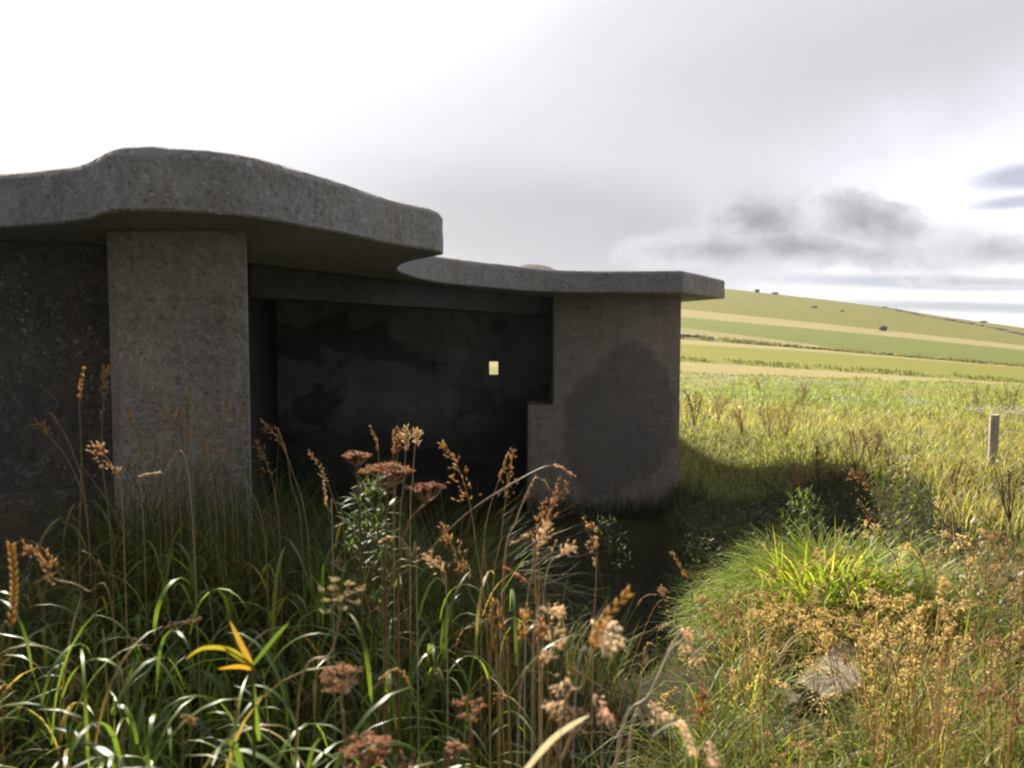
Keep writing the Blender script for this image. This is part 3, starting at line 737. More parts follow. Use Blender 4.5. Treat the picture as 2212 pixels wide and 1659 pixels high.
for i, (bx0, x1_, y1_, x2_, y2_, kd) in enumerate([(415, 413, 874, 410, 833, 'spike'), (410, 408, 950, 404, 870, 'spike'), (462, 436, 936, 424, 870, 'panicle'), (498, 490, 903, 492, 864, 'spike'),
        (507, 506, 914, 503, 870, 'spike'), (532, 524, 907, 527, 866, 'spike'), (352, 346, 900, 348, 833, 'spike'), (366, 359, 930, 378, 878, 'panicle'), (404, 398, 985, 390, 918, 'spike'),
        (450, 440, 1010, 446, 955, 'panicle'), (480, 478, 960, 470, 900, 'spike'), (340, 338, 990, 330, 930, 'spike'), (385, 383, 930, 388, 885, 'spike'), (306, 305, 985, 300, 930, 'spike')]):
    S([(bx0 + 6, 1150), (bx0, (y1_ + 1150) / 2 + 20), (x1_, y1_), (x2_, y2_)], 3.0 + .06 * (i % 5), 1, kd, TAWNY if i % 3 else GOLD, 'slender tawny seed stem among those crowding the lit face of the near pier', 1.0, grp)
S([(575, 1200), (541, 1058), (490, 986), (443, 968)], 2.7, 1, 'panicle', TAWNY, 'arched tawny seed stem bowing left across the near pier')
S([(700, 1140), (410, 1050), (351, 1022), (300, 1030)][1:], 2.2, 1, 'spike', PALE, 'pale lit seed head bent level near the foot of the near pier', 1.0)
grp = 'seed stems in the dark gap beside the near pier'
S([(668, 1190), (630, 1014), (600, 949), (565, 906)], 2.6, 1, 'panicle', TAWNY, 'longest seed stem arching left over the dark doorway gap')
S([(605, 1190), (594, 1070), (582, 1018), (553, 950)], 2.7, 1, 'panicle', TAWNY, 'drooping tawny seed stem on the right edge of the near pier')
S([(652, 1170), (630, 1050), (618, 978), (600, 926)], 2.8, 1, 'spike', TAWNY, 'thin tawny spike in the dark gap right of the near pier')
S([(745, 1190), (728, 1102), (703, 1033), (670, 978)], 2.4, 1, 'panicle', TAWNY, 'tawny nodding seed stem alone in front of the back wall')
S([(718, 1150), (714, 1110), (706, 1090), (699, 1040)], 2.2, 1, 'spike', PALE, 'short pale seed head low before the back wall')
# around the umbels
S([(825, 1200), (820, 1060), (816, 970), (800, 921)], 2.3, 1, 'spike', TAWNY, 'curved seed spike above the brown hogweed heads')
S([(862, 1210), (872, 1040), (877, 962), (877, 922)], 2.3, 1, 'cluster', PALE, 'knobbly pale seed head tallest behind the big brown umbel')
S([(852, 1180), (857, 1020), (858, 968), (860, 936)], 2.35, 1, 'cluster', TAWNY, 'small knobbly seed head close left of the tallest knobbly one')
S([(886, 1160), (892, 1030), (897, 957), (900, 934)], 2.35, 1, 'cluster', PALE, 'small knobbly seed head close right of the tallest knobbly one')
S([(850, 1180), (850, 1060), (849, 980), (851, 928)], 2.4, 1, 'spike', TAWNY, 'thin straight spike just behind the big brown umbel')
S([(1055, 1420), (1028, 1175), (1012, 1078), (985, 1000), (955, 957)], 2.0, 2, 'panicle', GOLD, 'large hooked golden seed head curving over the dark opening', 1.25)
S([(1040, 1330), (1049, 1142), (1078, 1036), (1098, 980)], 2.3, 1, 'spike', GOLD, 'straight golden spike, left one of the crossed pair by the parapet')
S([(1062, 1330), (1083, 1157), (1094, 1069), (1110, 970)], 2.2, 1, 'panicle', GOLD, 'straight golden seed stem, right one of the crossed pair by the parapet')
S([(838, 1300), (911, 1208), (1014, 1105), (1149, 1021), (1200, 1007), (1241, 1029)], 1.9, 1, 'spike', PALE, 'long bowed stalk reaching right across the parapet with a pale seed head', 1.2, thick=.002, stemcol=(.22, .13, .07))
S([(1085, 1270), (1118, 1120), (1150, 1040), (1171, 1036), (1187, 1059)], 2.1, 1, 'spike', PALE, 'small pale nodding head in front of the parapet')
S([(1090, 1260), (1116, 1120), (1137, 1076), (1157, 1029)], 2.3, 1, 'spike', TAWNY, 'faint tawny spike over the left edge of the parapet')
S([(1168, 1480), (1157, 1240), (1162, 1175), (1190, 1102), (1226, 1042)], 1.9, 2, 'panicle', ORANGE, 'tall orange branching seed plume before the far pier, right branch', 1.2)
S([(1166, 1470), (1156, 1240), (1166, 1160), (1192, 1085), (1210, 1031)], 1.92, 1, 'spike', ORANGE, 'tall orange seed plume before the far pier, middle branch', 1.1)
S([(1164, 1470), (1154, 1230), (1160, 1157), (1177, 1083)], 1.95, 1, 'panicle', ORANGE, 'tall orange seed plume before the far pier, left branch', 1.1)
S([(1165, 1330), (1160, 1210), (1168, 1168), (1182, 1139)], 1.8, 1, 'cluster', PALE, 'short pale glowing head against the orange seed plumes')
S([(1135, 1390), (1150, 1230), (1150, 1160), (1141, 1155), (1102, 1176)], 1.9, 1, 'spike', PALE, 'pale head bent left beside the orange seed plumes')
S([(1172, 1410), (1182, 1236), (1215, 1197), (1234, 1186)], 1.8, 1, 'cluster', PALE, 'pale bright seed head leaning right below the far pier')
S([(1280, 1460), (1287, 1270), (1289, 1212), (1284, 1172), (1263, 1139)], 1.8, 2, 'cluster', (.52, .36, .2), 'tall copper knotted seed head alone below the far pier')
S([(1165, 1400), (1157, 1296), (1135, 1256), (1089, 1226)], 1.6, 1, 'spike', (.48, .28, .15), 'thick copper seed head bending left in the dark centre')
S([(1075, 1470), (1064, 1400), (1062, 1351), (1066, 1297)], 1.5, 1, 'spike', GOLD, 'fat golden spike, left one of two growing from one foot', 1.15)
S([(1098, 1470), (1094, 1410), (1089, 1366), (1073, 1299)], 1.5, 1, 'spike', GOLD, 'fat golden spike, right one of two growing from one foot', 1.15)
S([(1120, 1500), (1117, 1410), (1120, 1366), (1139, 1321)], 1.5, 1, 'cluster', GOLD, 'golden seed head leaning right of the twin fat spikes')
S([(1155, 1520), (1158, 1440), (1162, 1374), (1164, 1350)], 1.5, 1, 'cluster', TAWNY, 'small upright three lobed seed head right of the golden ones')
S([(1200, 1659), (1262, 1475), (1281, 1396), (1300, 1345), (1361, 1277)], 1.2, 2, 'wheat', GOLD, 'big golden wheat like ear leaning right over the dark ground', 1.0, thick=.0018)
S([(1240, 1560), (1281, 1400), (1290, 1362), (1303, 1356), (1338, 1377)], 1.2, 1, 'cluster', (.80, .72, .62), 'upper white drooping spikelet hanging off the wheat like ear', .9)
S([(1240, 1560), (1280, 1410), (1284, 1374), (1291, 1372), (1311, 1408)], 1.2, 1, 'cluster', (.80, .72, .62), 'lower white drooping spikelet hanging off the wheat like ear', .9)
S([(1120, 1560), (1165, 1470), (1176, 1425), (1192, 1400), (1213, 1379)], 1.3, 2, 'cluster', PALE, 'pale seed head slanting up right in the lower centre', .9)
S([(1150, 1500), (1160, 1330), (1172, 1312), (1187, 1313), (1209, 1324)], 1.4, 1, 'cluster', (.76, .64, .5), 'tiny white head on a thread stem in the dark centre', .8)
S([(1095, 1460), (1021, 1296), (996, 1223), (959, 1146)], 1.8, 1, 'cluster', TAWNY, 'tawny knotted seed head leaning left below the opening')
S([(900, 1260), (890, 1200), (867, 1164), (845, 1160), (818, 1173)], 1.8, 1, 'spike', PALE, 'pale curled seed head below the brown umbels')
S([(965, 1320), (958, 1262), (950, 1228), (926, 1200)], 1.9, 1, 'cluster', PALE, 'pale lobed seed head right below the brown umbels')
S([(1210, 1659), (1225, 1530), (1222, 1480), (1212, 1500), (1203, 1530)][:4] + [(1196, 1532)], 1.15, 2, 'cluster', (.76, .64, .52), 'pale drooping head at the lower centre edge above the dry umbel', .8)
S([(1300, 1659), (1290, 1560), (1286, 1500), (1296, 1520), (1310, 1545)], 1.2, 1, 'cluster', (.74, .58, .48), 'pinkish drooping head right of the dry umbel', .9)
# left foreground
S([(4, 1480), (24, 1345), (31, 1260), (24, 1176)], 1.35, 2, 'wheat', (.40, .27, .06), 'thick golden ear at the left edge over the broad leaves', 1.0, thick=.0018)
S([(250, 1380), (185, 1275), (115, 1249), (95, 1212), (72, 1183)], 1.5, 2, 'cluster', (.47, .32, .14), 'knotted amber seed head leaning left above the broad leaves')
S([(270, 1480), (325, 1400), (365, 1352), (432, 1338)][:4], 1.5, 1, 'panicle', (.3, .2, .1), 'brown slanting seed head among the broad green leaves', .9)
S([(495, 1659), (500, 1600), (508, 1560), (512, 1510)], 1.3, 1, 'spike', (.3, .18, .06), 'short brown seed spike low among the broad leaves', .8)
S([(395, 1659), (400, 1610), (420, 1565), (395, 1545), (345, 1560)][:4], 1.3, 1, 'panicle', (.42, .3, .15), 'bent fawn seed head near the bottom edge', .8)
S([(205, 1310), (225, 1245), (180, 1190), (140, 1225), (76, 1260)], 1.6, 1, 'spike', (.33, .19, .1), 'copper dry stalk arched over beside the knotted amber head', .6)
# right foreground
S([(1525, 1440), (1497, 1300), (1481, 1246), (1451, 1193)], 2.0, 1, 'spike', (.52, .32, .09), 'fiery orange spike leaning left at the shadow edge')
S([(1550, 1659), (1547, 1545), (1536, 1425), (1526, 1360), (1514, 1288)], 1.6, 2, 'cluster', (.5, .36, .2), 'tall tawny knotted stem, left of two standing at the shadow edge')
S([(1573, 1659), (1573, 1560), (1572, 1461), (1566, 1390), (1558, 1320)], 1.6, 2, 'cluster', (.5, .36, .2), 'tall tawny knotted stem, right of two standing at the shadow edge')
S([(1330, 1645), (1402, 1500), (1457, 1393), (1485, 1402), (1504, 1432)], 1.5, 1, 'cluster', (.80, .68, .56), 'white drooping head, lower of two on stalks crossing the dark ground', .8, thick=.0018)
S([(1335, 1645), (1405, 1495), (1445, 1405), (1472, 1366), (1494, 1389)], 1.52, 1, 'cluster', (.76, .6, .46), 'white drooping head, upper of two on stalks crossing the dark ground', .8, thick=.0018)
S([(1355, 1655), (1410, 1590), (1464, 1561), (1484, 1590), (1498, 1632)], 1.2, 2, 'wheat', (.80, .70, .58), 'thick white lit ear bowing down at the bottom edge', .9, thick=.0018)
S([(1480, 1659), (1500, 1625), (1520, 1612), (1533, 1630), (1546, 1656)], 1.15, 1, 'cluster', (.78, .66, .56), 'white drooping head right at the bottom edge', .8)
S([(1360, 1640), (1400, 1570), (1404, 1540), (1420, 1535), (1440, 1556)], 1.25, 1, 'cluster', (.8, .68, .56), 'white fluffy head above the bowing white ear', .8)
S([(1600, 1659), (1620, 1556), (1658, 1544), (1731, 1560), (1809, 1612)], 1.4, 1, 'wheat', (.45, .40, .22), 'green white ear arching right along the bottom', .75)
S([(1512, 1655), (1512, 1600), (1512, 1545), (1508, 1500)], 1.4, 1, 'cluster', (.42, .24, .1), 'upright three lobed brown seed head near the bottom edge', 1.0)
S([(1940, 1659), (1955, 1640), (1975, 1622), (1990, 1612)], 1.6, 2, 'panicle', (.42, .28, .13), 'fawn seed head at the lower right in green grass')
S([(1985, 1659), (2060, 1560), (2130, 1484), (2163, 1477), (2112, 1503)], 1.5, 1, 'panicle', (.36, .2, .1), 'large russet plume head bent left near the right edge', 1.3)
S([(2060, 1659), (2120, 1560), (2170, 1500), (2190, 1510), (2200, 1560)], 1.5, 1, 'panicle', (.4, .25, .15), 'large russet plume head drooping at the right edge', 1.3)
S([(2020, 1560), (2050, 1420), (2083, 1392), (2095, 1370), (2105, 1343)], 2.0, 2, 'panicle', (.5, .36, .2), 'pale plume among dry grass by the right edge')
S([(2060, 1500), (2100, 1410), (2130, 1391), (2170, 1380), (2209, 1385)], 2.0, 2, 'cluster', (.5, .36, .2), 'pale row of spikelets arching right at the right edge')
S([(2030, 1480), (2050, 1350), (2072, 1314), (2100, 1300), (2136, 1304)], 2.2, 2, 'panicle', (.5, .36, .2), 'pale plume bending right above the dry grass')
S([(1840, 1620), (1856, 1578), (1890, 1570), (1930, 1576)], 1.9, 2, 'panicle', (.36, .25, .1), 'low golden head lying level over the brown mat')
S([(1995, 1230), (1937, 1142), (1879, 1047), (1842, 1013)], 3.6, 1, 'cluster', (.34, .22, .09), 'long tawny stalk leaning left over the shaded bank', 1.5, thick=.0025)
S([(1940, 1240), (1915, 1180), (1890, 1135), (1855, 1083)], 3.6, 1, 'spike', (.3, .2, .09), 'shorter tawny stalk leaning left over the shaded bank', 1.5, thick=.002)
# the uncountable pale seed heads over the dry grass on the right
A = Acc(); ns = 0; B = Acc()
for i in range(250):
    px = rng.uniform(1600, 2240) if i % 3 == 0 else rng.uniform(1620, 2050); d = rng.uniform(2.0, 4.2)
    if 1670 < px < 1890 and d < 3.5: d += 1.2
    x = (px - 1106) / F * d; y = d; z0 = gz(x, y)
    py_top = rng.uniform(1325, 1530) if px < 2000 else rng.uniform(1050, 1600)
    top = at(px, py_top, d); hh = min(max(top.z - z0, .3), .95)
    ln_ = rng.normal(0, .10, 2); neck = Vector((x + ln_[0], y + ln_[1], z0 + hh)); b_ = Vector((x, y, z0))
    tip = neck + Vector((rng.normal(.02, .04), rng.normal(0, .03), rng.uniform(-.03, .06)))
    path = bez([b_, (b_ + neck) / 2 - Vector((ln_[0], ln_[1], 0)) * .15, neck, tip], 12)
    B.add(*tube(path, .0014, .0008, pick(STRAWS, 1)[0], 4))
    A.add(*head_geo(path[-8:], 'panicle' if i % 4 else 'cluster', (.76, .65, .38) if i % 3 else (.52, .38, .21), 1.0))
for i in range(45):                          # thin pale stems through the middle
    d = rng.uniform(1.5, 3.2); px = rng.uniform(820, 1560); x = (px - 1106) / F * d; z0 = gz(x, d)
    top = at(px, rng.uniform(1150, 1560), d); hh = min(max(top.z - z0, .35), 1.0); ln_ = rng.normal(0, .12)
    neck = Vector((x + ln_, d, z0 + hh)); b_ = Vector((x, d, z0))
    path = bez([b_, b_.lerp(neck, .5) - Vector((ln_ * .2, 0, 0)), neck, neck + Vector((ln_ * .3 + rng.normal(0, .02), 0, rng.uniform(-.02, .06)))], 14)
    B.add(*tube(path, .001, .0006, pick([(.40, .30, .14), (.30, .2, .09), (.2, .2, .07)], 1)[0], 4))
    if i % 2: A.add(*head_geo(path[-6:], 'spike' if i % 4 == 1 else 'panicle', (.6, .45, .26), .75))
for i in range(60):                           # a few more in front of the broken slab
    d = rng.uniform(2.0, 2.5); px = rng.uniform(1640, 1900); x = (px - 1106) / F * d; z0 = gz(x, d)
    neck = Vector((x + rng.normal(0, .06), d, z0 + rng.uniform(.18, .36)))
    path = bez([Vector((x, d, z0)), Vector((x, d, z0)).lerp(neck, .5), neck, neck + Vector((rng.normal(.02, .04), 0, rng.uniform(-.02, .05)))], 12)
    B.add(*tube(path, .0012, .0007, pick(STRAWS, 1)[0], 4)); A.add(*head_geo(path[-8:], 'panicle', (.6, .46, .28), .9))
tag(A.build('pale_seed_heads', M_SEED), kind='stuff'); tag(B.build('dry_straw_stalks', M_DRY), kind='stuff')

# ------------------------------------------------------------------ umbels (dry hogweed and pale cow parsley)
def umbel(cx, cy, w_, d, stem_pts, seedcol, raycol, label, nray=20, dome=.35, cup=.5, axis=(0, 0, 1), nseed=22, seedlen=.006, seedr=.0022, spread=.22, name='hogweed', tilt=None):
    C_ = at(cx, cy, d); rad = w_ / 2 / F * d; axv = Vector(axis).normalized()
    hub = C_ - axv * rad * cup
    pts = [at(x, y, d) for x, y in stem_pts]; base = pts[0]; g0 = gz(base.x, base.y)
    if base.z > g0 + .03: pts = [Vector((base.x, base.y + .02, g0 - .01))] + pts
    path = bez(pts + [hub], 24); root = empty(name, path[0]); tag(root, label, 'umbel plant')
    V, Fq, C = tube(path, *((.0021, .0016) if name == 'cow_parsley' else (.0034, .0024)), raycol, 7); adopt(mesh_np('stem', V, Fq, M_STEM, None, C), root)
    RA, SA = Acc(), Acc()
    u_ = axv.orthogonal().normalized(); v_ = axv.cross(u_)
    for i in range(nray):
        r_ = rad * math.sqrt((i + .5) / nray) * rng.uniform(.9, 1.08); a = i * 2.39996 + rng.normal(0, .15)
        tip = C_ + (u_ * math.cos(a) + v_ * math.sin(a)) * r_ - axv * (r_ / rad) ** 2 * rad * dome + axv * rng.normal(0, .05) * rad
        midp = hub.lerp(tip, .5) - axv * rad * .05 + (u_ * math.cos(a) + v_ * math.sin(a)) * rad * .06
        RA.add(*tube(bez([hub, midp, tip], 8), .0011, .0007, raycol, 4))
        o = rng.normal(0, 1, (nseed, 3)); o /= np.linalg.norm(o, axis=1, keepdims=True); o[:, 2] = o[:, 2] * .45 + .35
        ps = np.array(tip) + o * rad * spread * rng.uniform(.35, 1, (nseed, 1))
        SA.add(*octa(ps, o + rng.normal(0, .4, (nseed, 3)), rng.uniform(.7, 1.2, nseed) * seedlen, rng.uniform(.7, 1.2, nseed) * seedr, pick([seedcol], nseed, .25)))
        for k in range(0, nseed, 3): RA.add(*tube([tip, Vector(ps[k])], .0005, .0004, raycol, 3))
    adopt(RA.build('rays', M_STEM), root); adopt(SA.build('seed_clusters', M_SEED), root)
    return root
RUST, CREAM = (.46, .27, .13), (.55, .50, .28)
umbel(836, 1008, 112, 2.0, [(832, 1300), (833, 1160)], RUST, (.2, .11, .05), 'largest rust brown flat hogweed head standing before the back wall', 24, .25, .9)
umbel(770, 980, 66, 2.3, [(780, 1260), (774, 1070)], RUST, (.2, .11, .05), 'smaller rust brown hogweed head above and left of the largest', 16, .25, .9)
umbel(921, 1050, 84, 1.95, [(860, 1300), (880, 1140)], (.38, .21, .11), (.24, .12, .055), 'open tawny hogweed head on a slanting red stalk', 15, .15, .9, nseed=14)
umbel(737, 1290, 100, 1.35, [(640, 1570), (715, 1410), (733, 1330)], CREAM, (.42, .30, .2), 'airy cream and pink umbel with spread rays over green leaves', 11, -.2, .15, (.15, -.75, .45), 20, .006, .0016, .24, 'cow_parsley')
umbel(732, 1452, 92, 1.3, [(745, 1659), (738, 1540)], (.48, .33, .2), (.42, .27, .18), 'dense pale pink umbel gone to seed on a bowl of rays', 18, .5, 1.0, (-.1, -.2, 1), 20, .006, .0016, .3, 'cow_parsley')
umbel(788, 1612, 112, 1.2, [(800, 1700), (796, 1680)], (.50, .32, .19), (.3, .16, .09), 'dense russet seed head at the bottom edge left of centre', 22, .4, .8, (0, -.3, 1), 24, .006, .0022, .25)
umbel(1238, 1550, 100, 1.2, [(1180, 1720), (1215, 1640)], (.38, .27, .14), (.36, .24, .13), 'spiky dry straw umbel skeleton low in the centre', 18, .2, .8, (0, -.2, 1), 8, .006, .0013, .16)
umbel(1012, 1525, 84, 1.35, [(1020, 1690), (1016, 1600)], (.42, .24, .12), (.22, .11, .05), 'rust brown umbel with loose clumps low in the centre', 9, .3, .8, (0, -.2, 1), 18, .006, .002, .25)
umbel(985, 1612, 44, 1.25, [(960, 1720), (975, 1650)], (.46, .27, .16), (.28, .14, .07), 'small pinkish brown seed clump beneath the loose rust umbel', 7, .4, .8, (0, -.2, 1), 18, .006, .002, .3)
umbel(880, 1655, 110, 1.15, [(890, 1760), (885, 1720)], (.28, .15, .09), (.30, .16, .09), 'bare reddish umbel skeleton cut off by the bottom edge', 14, .1, .9, (0, -.2, 1), 5, .005, .0015, .12)
# green leafy plant under the brown umbels
def leafy_plant(name, cx, y_top, y_bot, d, wpx, cols, label, n=420, size=(.03, .07)):
    t_ = at(cx, y_top, d); z0 = gz(t_.x, t_.y); H = t_.z - z0; wr = wpx / 2 / F * d
    root = empty(name, (t_.x, t_.y, z0)); tag(root, label, 'plant')
    s = rng.uniform(.55, 1, n) ** .8; a = rng.uniform(0, 2 * np.pi, n); r_ = wr * np.sqrt(rng.uniform(0, 1, n)) * np.sqrt(np.clip(1.15 - ((s - .6) / .42) ** 2, .02, 1))
    b = np.stack([t_.x + r_ * np.cos(a), t_.y + r_ * np.sin(a), z0 + s * H], -1)
    V, Fq, C = blades(b, rng.uniform(0, 6.28, n), rng.uniform(*size, n), rng.uniform(.005, .013, n), rng.uniform(.2, 1.6, n), rng.uniform(0, .9, n), pick(cols, n, .2), 4, None, np.array([.2, 1, .8, .4, .03]))
    adopt(mesh_np('foliage', V, Fq, M_GRASS, None, C), root)
    T = Acc()
    for k in range(5): T.add(*tube(bez([Vector((t_.x + rng.normal(0, .02), t_.y, z0)), Vector((t_.x + rng.normal(0, wr * .4), t_.y, z0 + H * .95))], 6), .003, .0015, (.08, .08, .03), 5))
    adopt(T.build('stem', M_STEM), root); return root
leafy_plant('leafy_herb', 800, 1040, 1150, 2.35, 130, [(.05, .09, .028), (.07, .115, .03)], 'feathery green herb growing under the brown hogweed heads', 300, (.03, .075))
leafy_plant('leafy_herb', 1300, 1120, 1180, 6.5, 130, [(.05, .085, .03)], 'small dim green herb at the foot of the parapet', 200, (.03, .06))
leafy_plant('leafy_herb', 1735, 1060, 1110, 7.0, 90, [(.15, .23, .04), (.11, .19, .035)], 'bright green leafy herb catching sun at the shadow edge', 260, (.05, .10))
# plant with yellowing leaves bottom left
yr = at(545, 1440, 1.35); z0 = gz(yr.x, yr.y); root = empty('yellowing_reed', (yr.x, yr.y, z0))
tag(root, 'reed shoot with one bright orange yellow leaf among green leaves', 'reed')
def ribbon(pts, d, w_, colr, dl=0.0):
    P_ = np.array([tuple(p) for p in bez([at(x, y, d + dl * i) for i, (x, y) in enumerate(pts)], 14)]); n = len(P_)
    T = np.gradient(P_, axis=0); sd = np.cross(T, np.array([0, 1, .35])); sd /= np.maximum(np.linalg.norm(sd, axis=1, keepdims=True), 1e-9)
    wd = (np.interp(np.linspace(0, 1, n), [0, .25, .6, 1], [.6, 1, .85, .03]) * w_ / 2)[:, None]
    V = np.stack([P_ - sd * wd, P_ + sd * wd], 1).reshape(-1, 3); i = np.arange(n - 1) * 2
    return V, np.stack([i, i + 1, i + 3, i + 2], -1), np.tile(np.array(colr, float), (2 * n, 1))
V, Fq, C = tube(bez([Vector((yr.x, yr.y, z0)), yr], 6), .004, .003, (.10, .15, .03), 6); adopt(mesh_np('stem', V, Fq, M_STEM, None, C), root)
for pts, w_, c in [([(545, 1440), (520, 1390), (496, 1340)], .0115, (.30, .19, .04)), ([(545, 1440), (500, 1405), (440, 1400), (400, 1425)], .010, (.24, .21, .04)),
                   ([(545, 1445), (515, 1440), (470, 1445)], .010, (.36, .2, .03)), ([(545, 1438), (600, 1370), (625, 1345)], .007, (.07, .12, .03)),
                   ([(560, 1600), (550, 1520), (545, 1440)], .009, (.12, .19, .03)), ([(545, 1438), (500, 1410), (480, 1395)], .009, (.2, .2, .03))]:
    V, Fq, C = ribbon(pts, 1.35, w_, c); adopt(mesh_np('leaf', V, Fq, M_BROAD, None, C), root)
# long pale blade, lower centre
V, Fq, C = ribbon([(1130, 1670), (1190, 1600), (1245, 1560), (1275, 1545)], 1.15, .011, (.42, .42, .34))
tag(mesh_np('bent_straw', V, Fq, M_DRY, None, C), 'single wide pale yellow blade slanting up from the bottom edge', 'grass')

# ------------------------------------------------------------------ docks and seeding weeds in the meadow
def dock(px, py_top, d, hpx, colr, label, group=None, k=1.0, n=420):
    t_ = at(px, py_top, d); z0 = t_.z - hpx / F * d; root = empty('dock_plant', (t_.x, t_.y, z0)); tag(root, label, 'weed', group)
    H = t_.z - z0
    for j in range(6):
        tip = Vector((t_.x + rng.normal(0, .30) * H * .7, t_.y + rng.normal(0, .1), z0 + H * rng.uniform(.75, 1.0)))
        path = bez([Vector((t_.x, t_.y, z0)), Vector((t_.x, t_.y, z0)).lerp(tip, .5) + Vector((rng.normal(0, .03), 0, 0)), tip], 10)
        V, Fq, C = tube(path, .006 * k, .003 * k, tuple(.6 * c for c in colr), 5); adopt(mesh_np('stem', V, Fq, M_STEM, None, C), root)
        P_ = np.array([tuple(p) for p in path]); s = rng.uniform(.4, 1, n // 5)
        p = np.stack([np.interp(s, np.linspace(0, 1, len(P_)), P_[:, i]) for i in range(3)], -1) + rng.normal(0, .05, (len(s), 3)) * H * k * (1.3 - s)[:, None] * 2
        V, Fq, C = octa(p, rng.normal(0, 1, (len(s), 3)) + np.array([0, 0, 1]), .026 * k * H, .009 * k * H, pick([colr], len(s), .25)); adopt(mesh_np('seed_sprays', V, Fq, M_SEED, None, C), root)
    return root
DK, DK2 = (.30, .18, .09), (.46, .31, .17)
dk = [(1730, 822, 19, 75, DK, 'tall dark dock standing alone highest in the middle of the meadow'),
      (1605, 880, 13, 60, DK2, 'bushy brown dock second from the far pier'), (1553, 850, 14, 60, DK2, 'pale tan dock thin beside the far pier'),
      (1665, 868, 12, 80, DK2, 'russet dock leaning at the left of the brown pair in the meadow'), (1700, 858, 12.5, 90, DK2, 'russet dock at the right of the brown pair in the meadow'),
      (1640, 815, 24, 40, DK, 'low dark dock patch near the mown strip'), (2118, 832, 16, 75, DK, 'dark dock above the fence post'),
      (2180, 835, 16, 80, DK, 'dark dock at the far right of the meadow'), (2065, 990, 8, 85, (.26, .12, .07), 'red brown dock clump left of the fence post'),
      (1500, 842, 12, 80, DK2, 'brown seeding weed right against the far pier edge'), (1770, 945, 9.5, 90, DK, 'thin branched dead weed in the centre of the meadow'),
      (1850, 925, 9.5, 90, DK, 'flat topped dead weed left of the thin pair'), (1885, 920, 9.6, 95, DK, 'flat topped dead weed right of the thin pair'),
      (1730, 1000, 8.6, 80, DK2, 'brown weed over the edge of the bunker shadow'), (2185, 1010, 6.5, 120, (.2, .13, .08), 'brown seeding weed by the right edge below the fence post'),
      (1925, 960, 9.4, 60, DK2, 'small brown weed between the flat topped pair and the post'),
      (1975, 842, 22, 40, DK2, 'small brown weed on the edge of the mown strip'), (1835, 830, 24, 36, DK2, 'faint brown weed far out below the mown strip')]
for (px, py, d, h, c, lab) in dk: dock(px, py, d, h, c, lab, 'brown seeding weeds in the meadow', 1.0)
# white flower specks
A = Acc()
for (px, py, rx, ry, d, n) in [(2180, 888, 46, 10, 14, 110), (2110, 884, 25, 6, 14.5, 30), (1985, 868, 20, 7, 16, 40), (1960, 855, 10, 6, 17, 25), (1570, 822, 14, 5, 24, 30), (1540, 812, 30, 4, 27, 30),
                          (1830, 860, 60, 8, 18, 40), (1960, 990, 12, 5, 9, 30), (1800, 830, 60, 10, 24, 40), (1700, 822, 60, 8, 26, 40), (2010, 945, 40, 30, 10, 30)]:
    for i in range(n):
        p = at(px + rng.normal(0, rx * .6), py + rng.normal(0, ry * .6), d + rng.normal(0, .3))
        A.add(*octa(np.array([tuple(p)]), rng.normal(0, 1, (1, 3)), .045 * d / 14, .014 * d / 14, np.array([[.72, .72, .66]])))
tag(A.build('white_wildflowers', M_PETAL), kind='stuff')

# ------------------------------------------------------------------ stones, fence, walls, bale
def block(name, poly_px, d, top_rel, thick, label, tilt=0, tilty=0):
    pts = [on_z(x, y, top_rel).xy for x, y in poly_px]
    bm = prism([tuple(p) for p in pts], EYE + top_rel - thick, EYE + top_rel, 0)
    bmesh.ops.subdivide_edges(bm, edges=bm.edges[:], cuts=3, use_grid_fill=True)
    bmesh.ops.bevel(bm, geom=[e for e in bm.edges if e.is_manifold and e.calc_face_angle(0) > .6], offset=.008, segments=2, affect='EDGES')
    for v in bm.verts: v.co += Vector(rng.normal(0, .0025, 3))
    if tilt or tilty:
        c = sum((v.co for v in bm.verts), Vector()) / len(bm.verts)
        for v in bm.verts: v.co.z += (v.co.x - c.x) * tilt + (v.co.y - c.y) * tilty
    o = obj(name, bm, M_BLOCK); return tag(o, label, 'stone')
block('concrete_block', [(1712, 1462), (1790, 1492), (1870, 1474), (1838, 1396), (1806, 1398)], 3, -1.47, .14, 'broken pinkish concrete slab end catching sun in dry grass', .04, .12)
block('concrete_block', [(1640, 1510), (1690, 1535), (1735, 1505), (1690, 1475)], 3, -1.52, .14, 'small pale stone left of and below the broken slab end', 0, .08)
block('concrete_block', [(1500, 1600), (1660, 1640), (1720, 1560), (1610, 1535)], 2.5, -1.50, .2, 'dark flat shaded slab sunk in grass near the bottom edge')
def post(px, py_top, d, wpx, below, label, group=None):
    t_ = at(px, py_top, d); wd = wpx / F * d; z0 = t_.z - below
    bm = bmesh.new(); bmesh.ops.create_cone(bm, cap_ends=True, segments=14, radius1=wd / 2 * 1.04, radius2=wd / 2, depth=below)
    bmesh.ops.subdivide_edges(bm, edges=[e for e in bm.edges if abs(e.verts[0].co.z - e.verts[1].co.z) > .1], cuts=6)
    for v in bm.verts:
        v.co.x += rng.normal(0, .002) - .03 * (below / 2 - v.co.z) * .6; v.co.y += rng.normal(0, .002); v.co.z += t_.z - below / 2; v.co.x += t_.x; v.co.y += t_.y
    return bm, t_
fence = empty('wire_fence', (0, 0, 0)); tag(fence, 'weathered grey fence post with sagging wires at the meadow edge', 'fence')
bm, f0 = post(2149, 896, 9.5, 19, 1.25, ''); obj('post', bm, M_POST, fence)
bm, f1 = post(2640, 905, 8.2, 24, 1.25, ''); obj('post', bm, M_POST, fence)
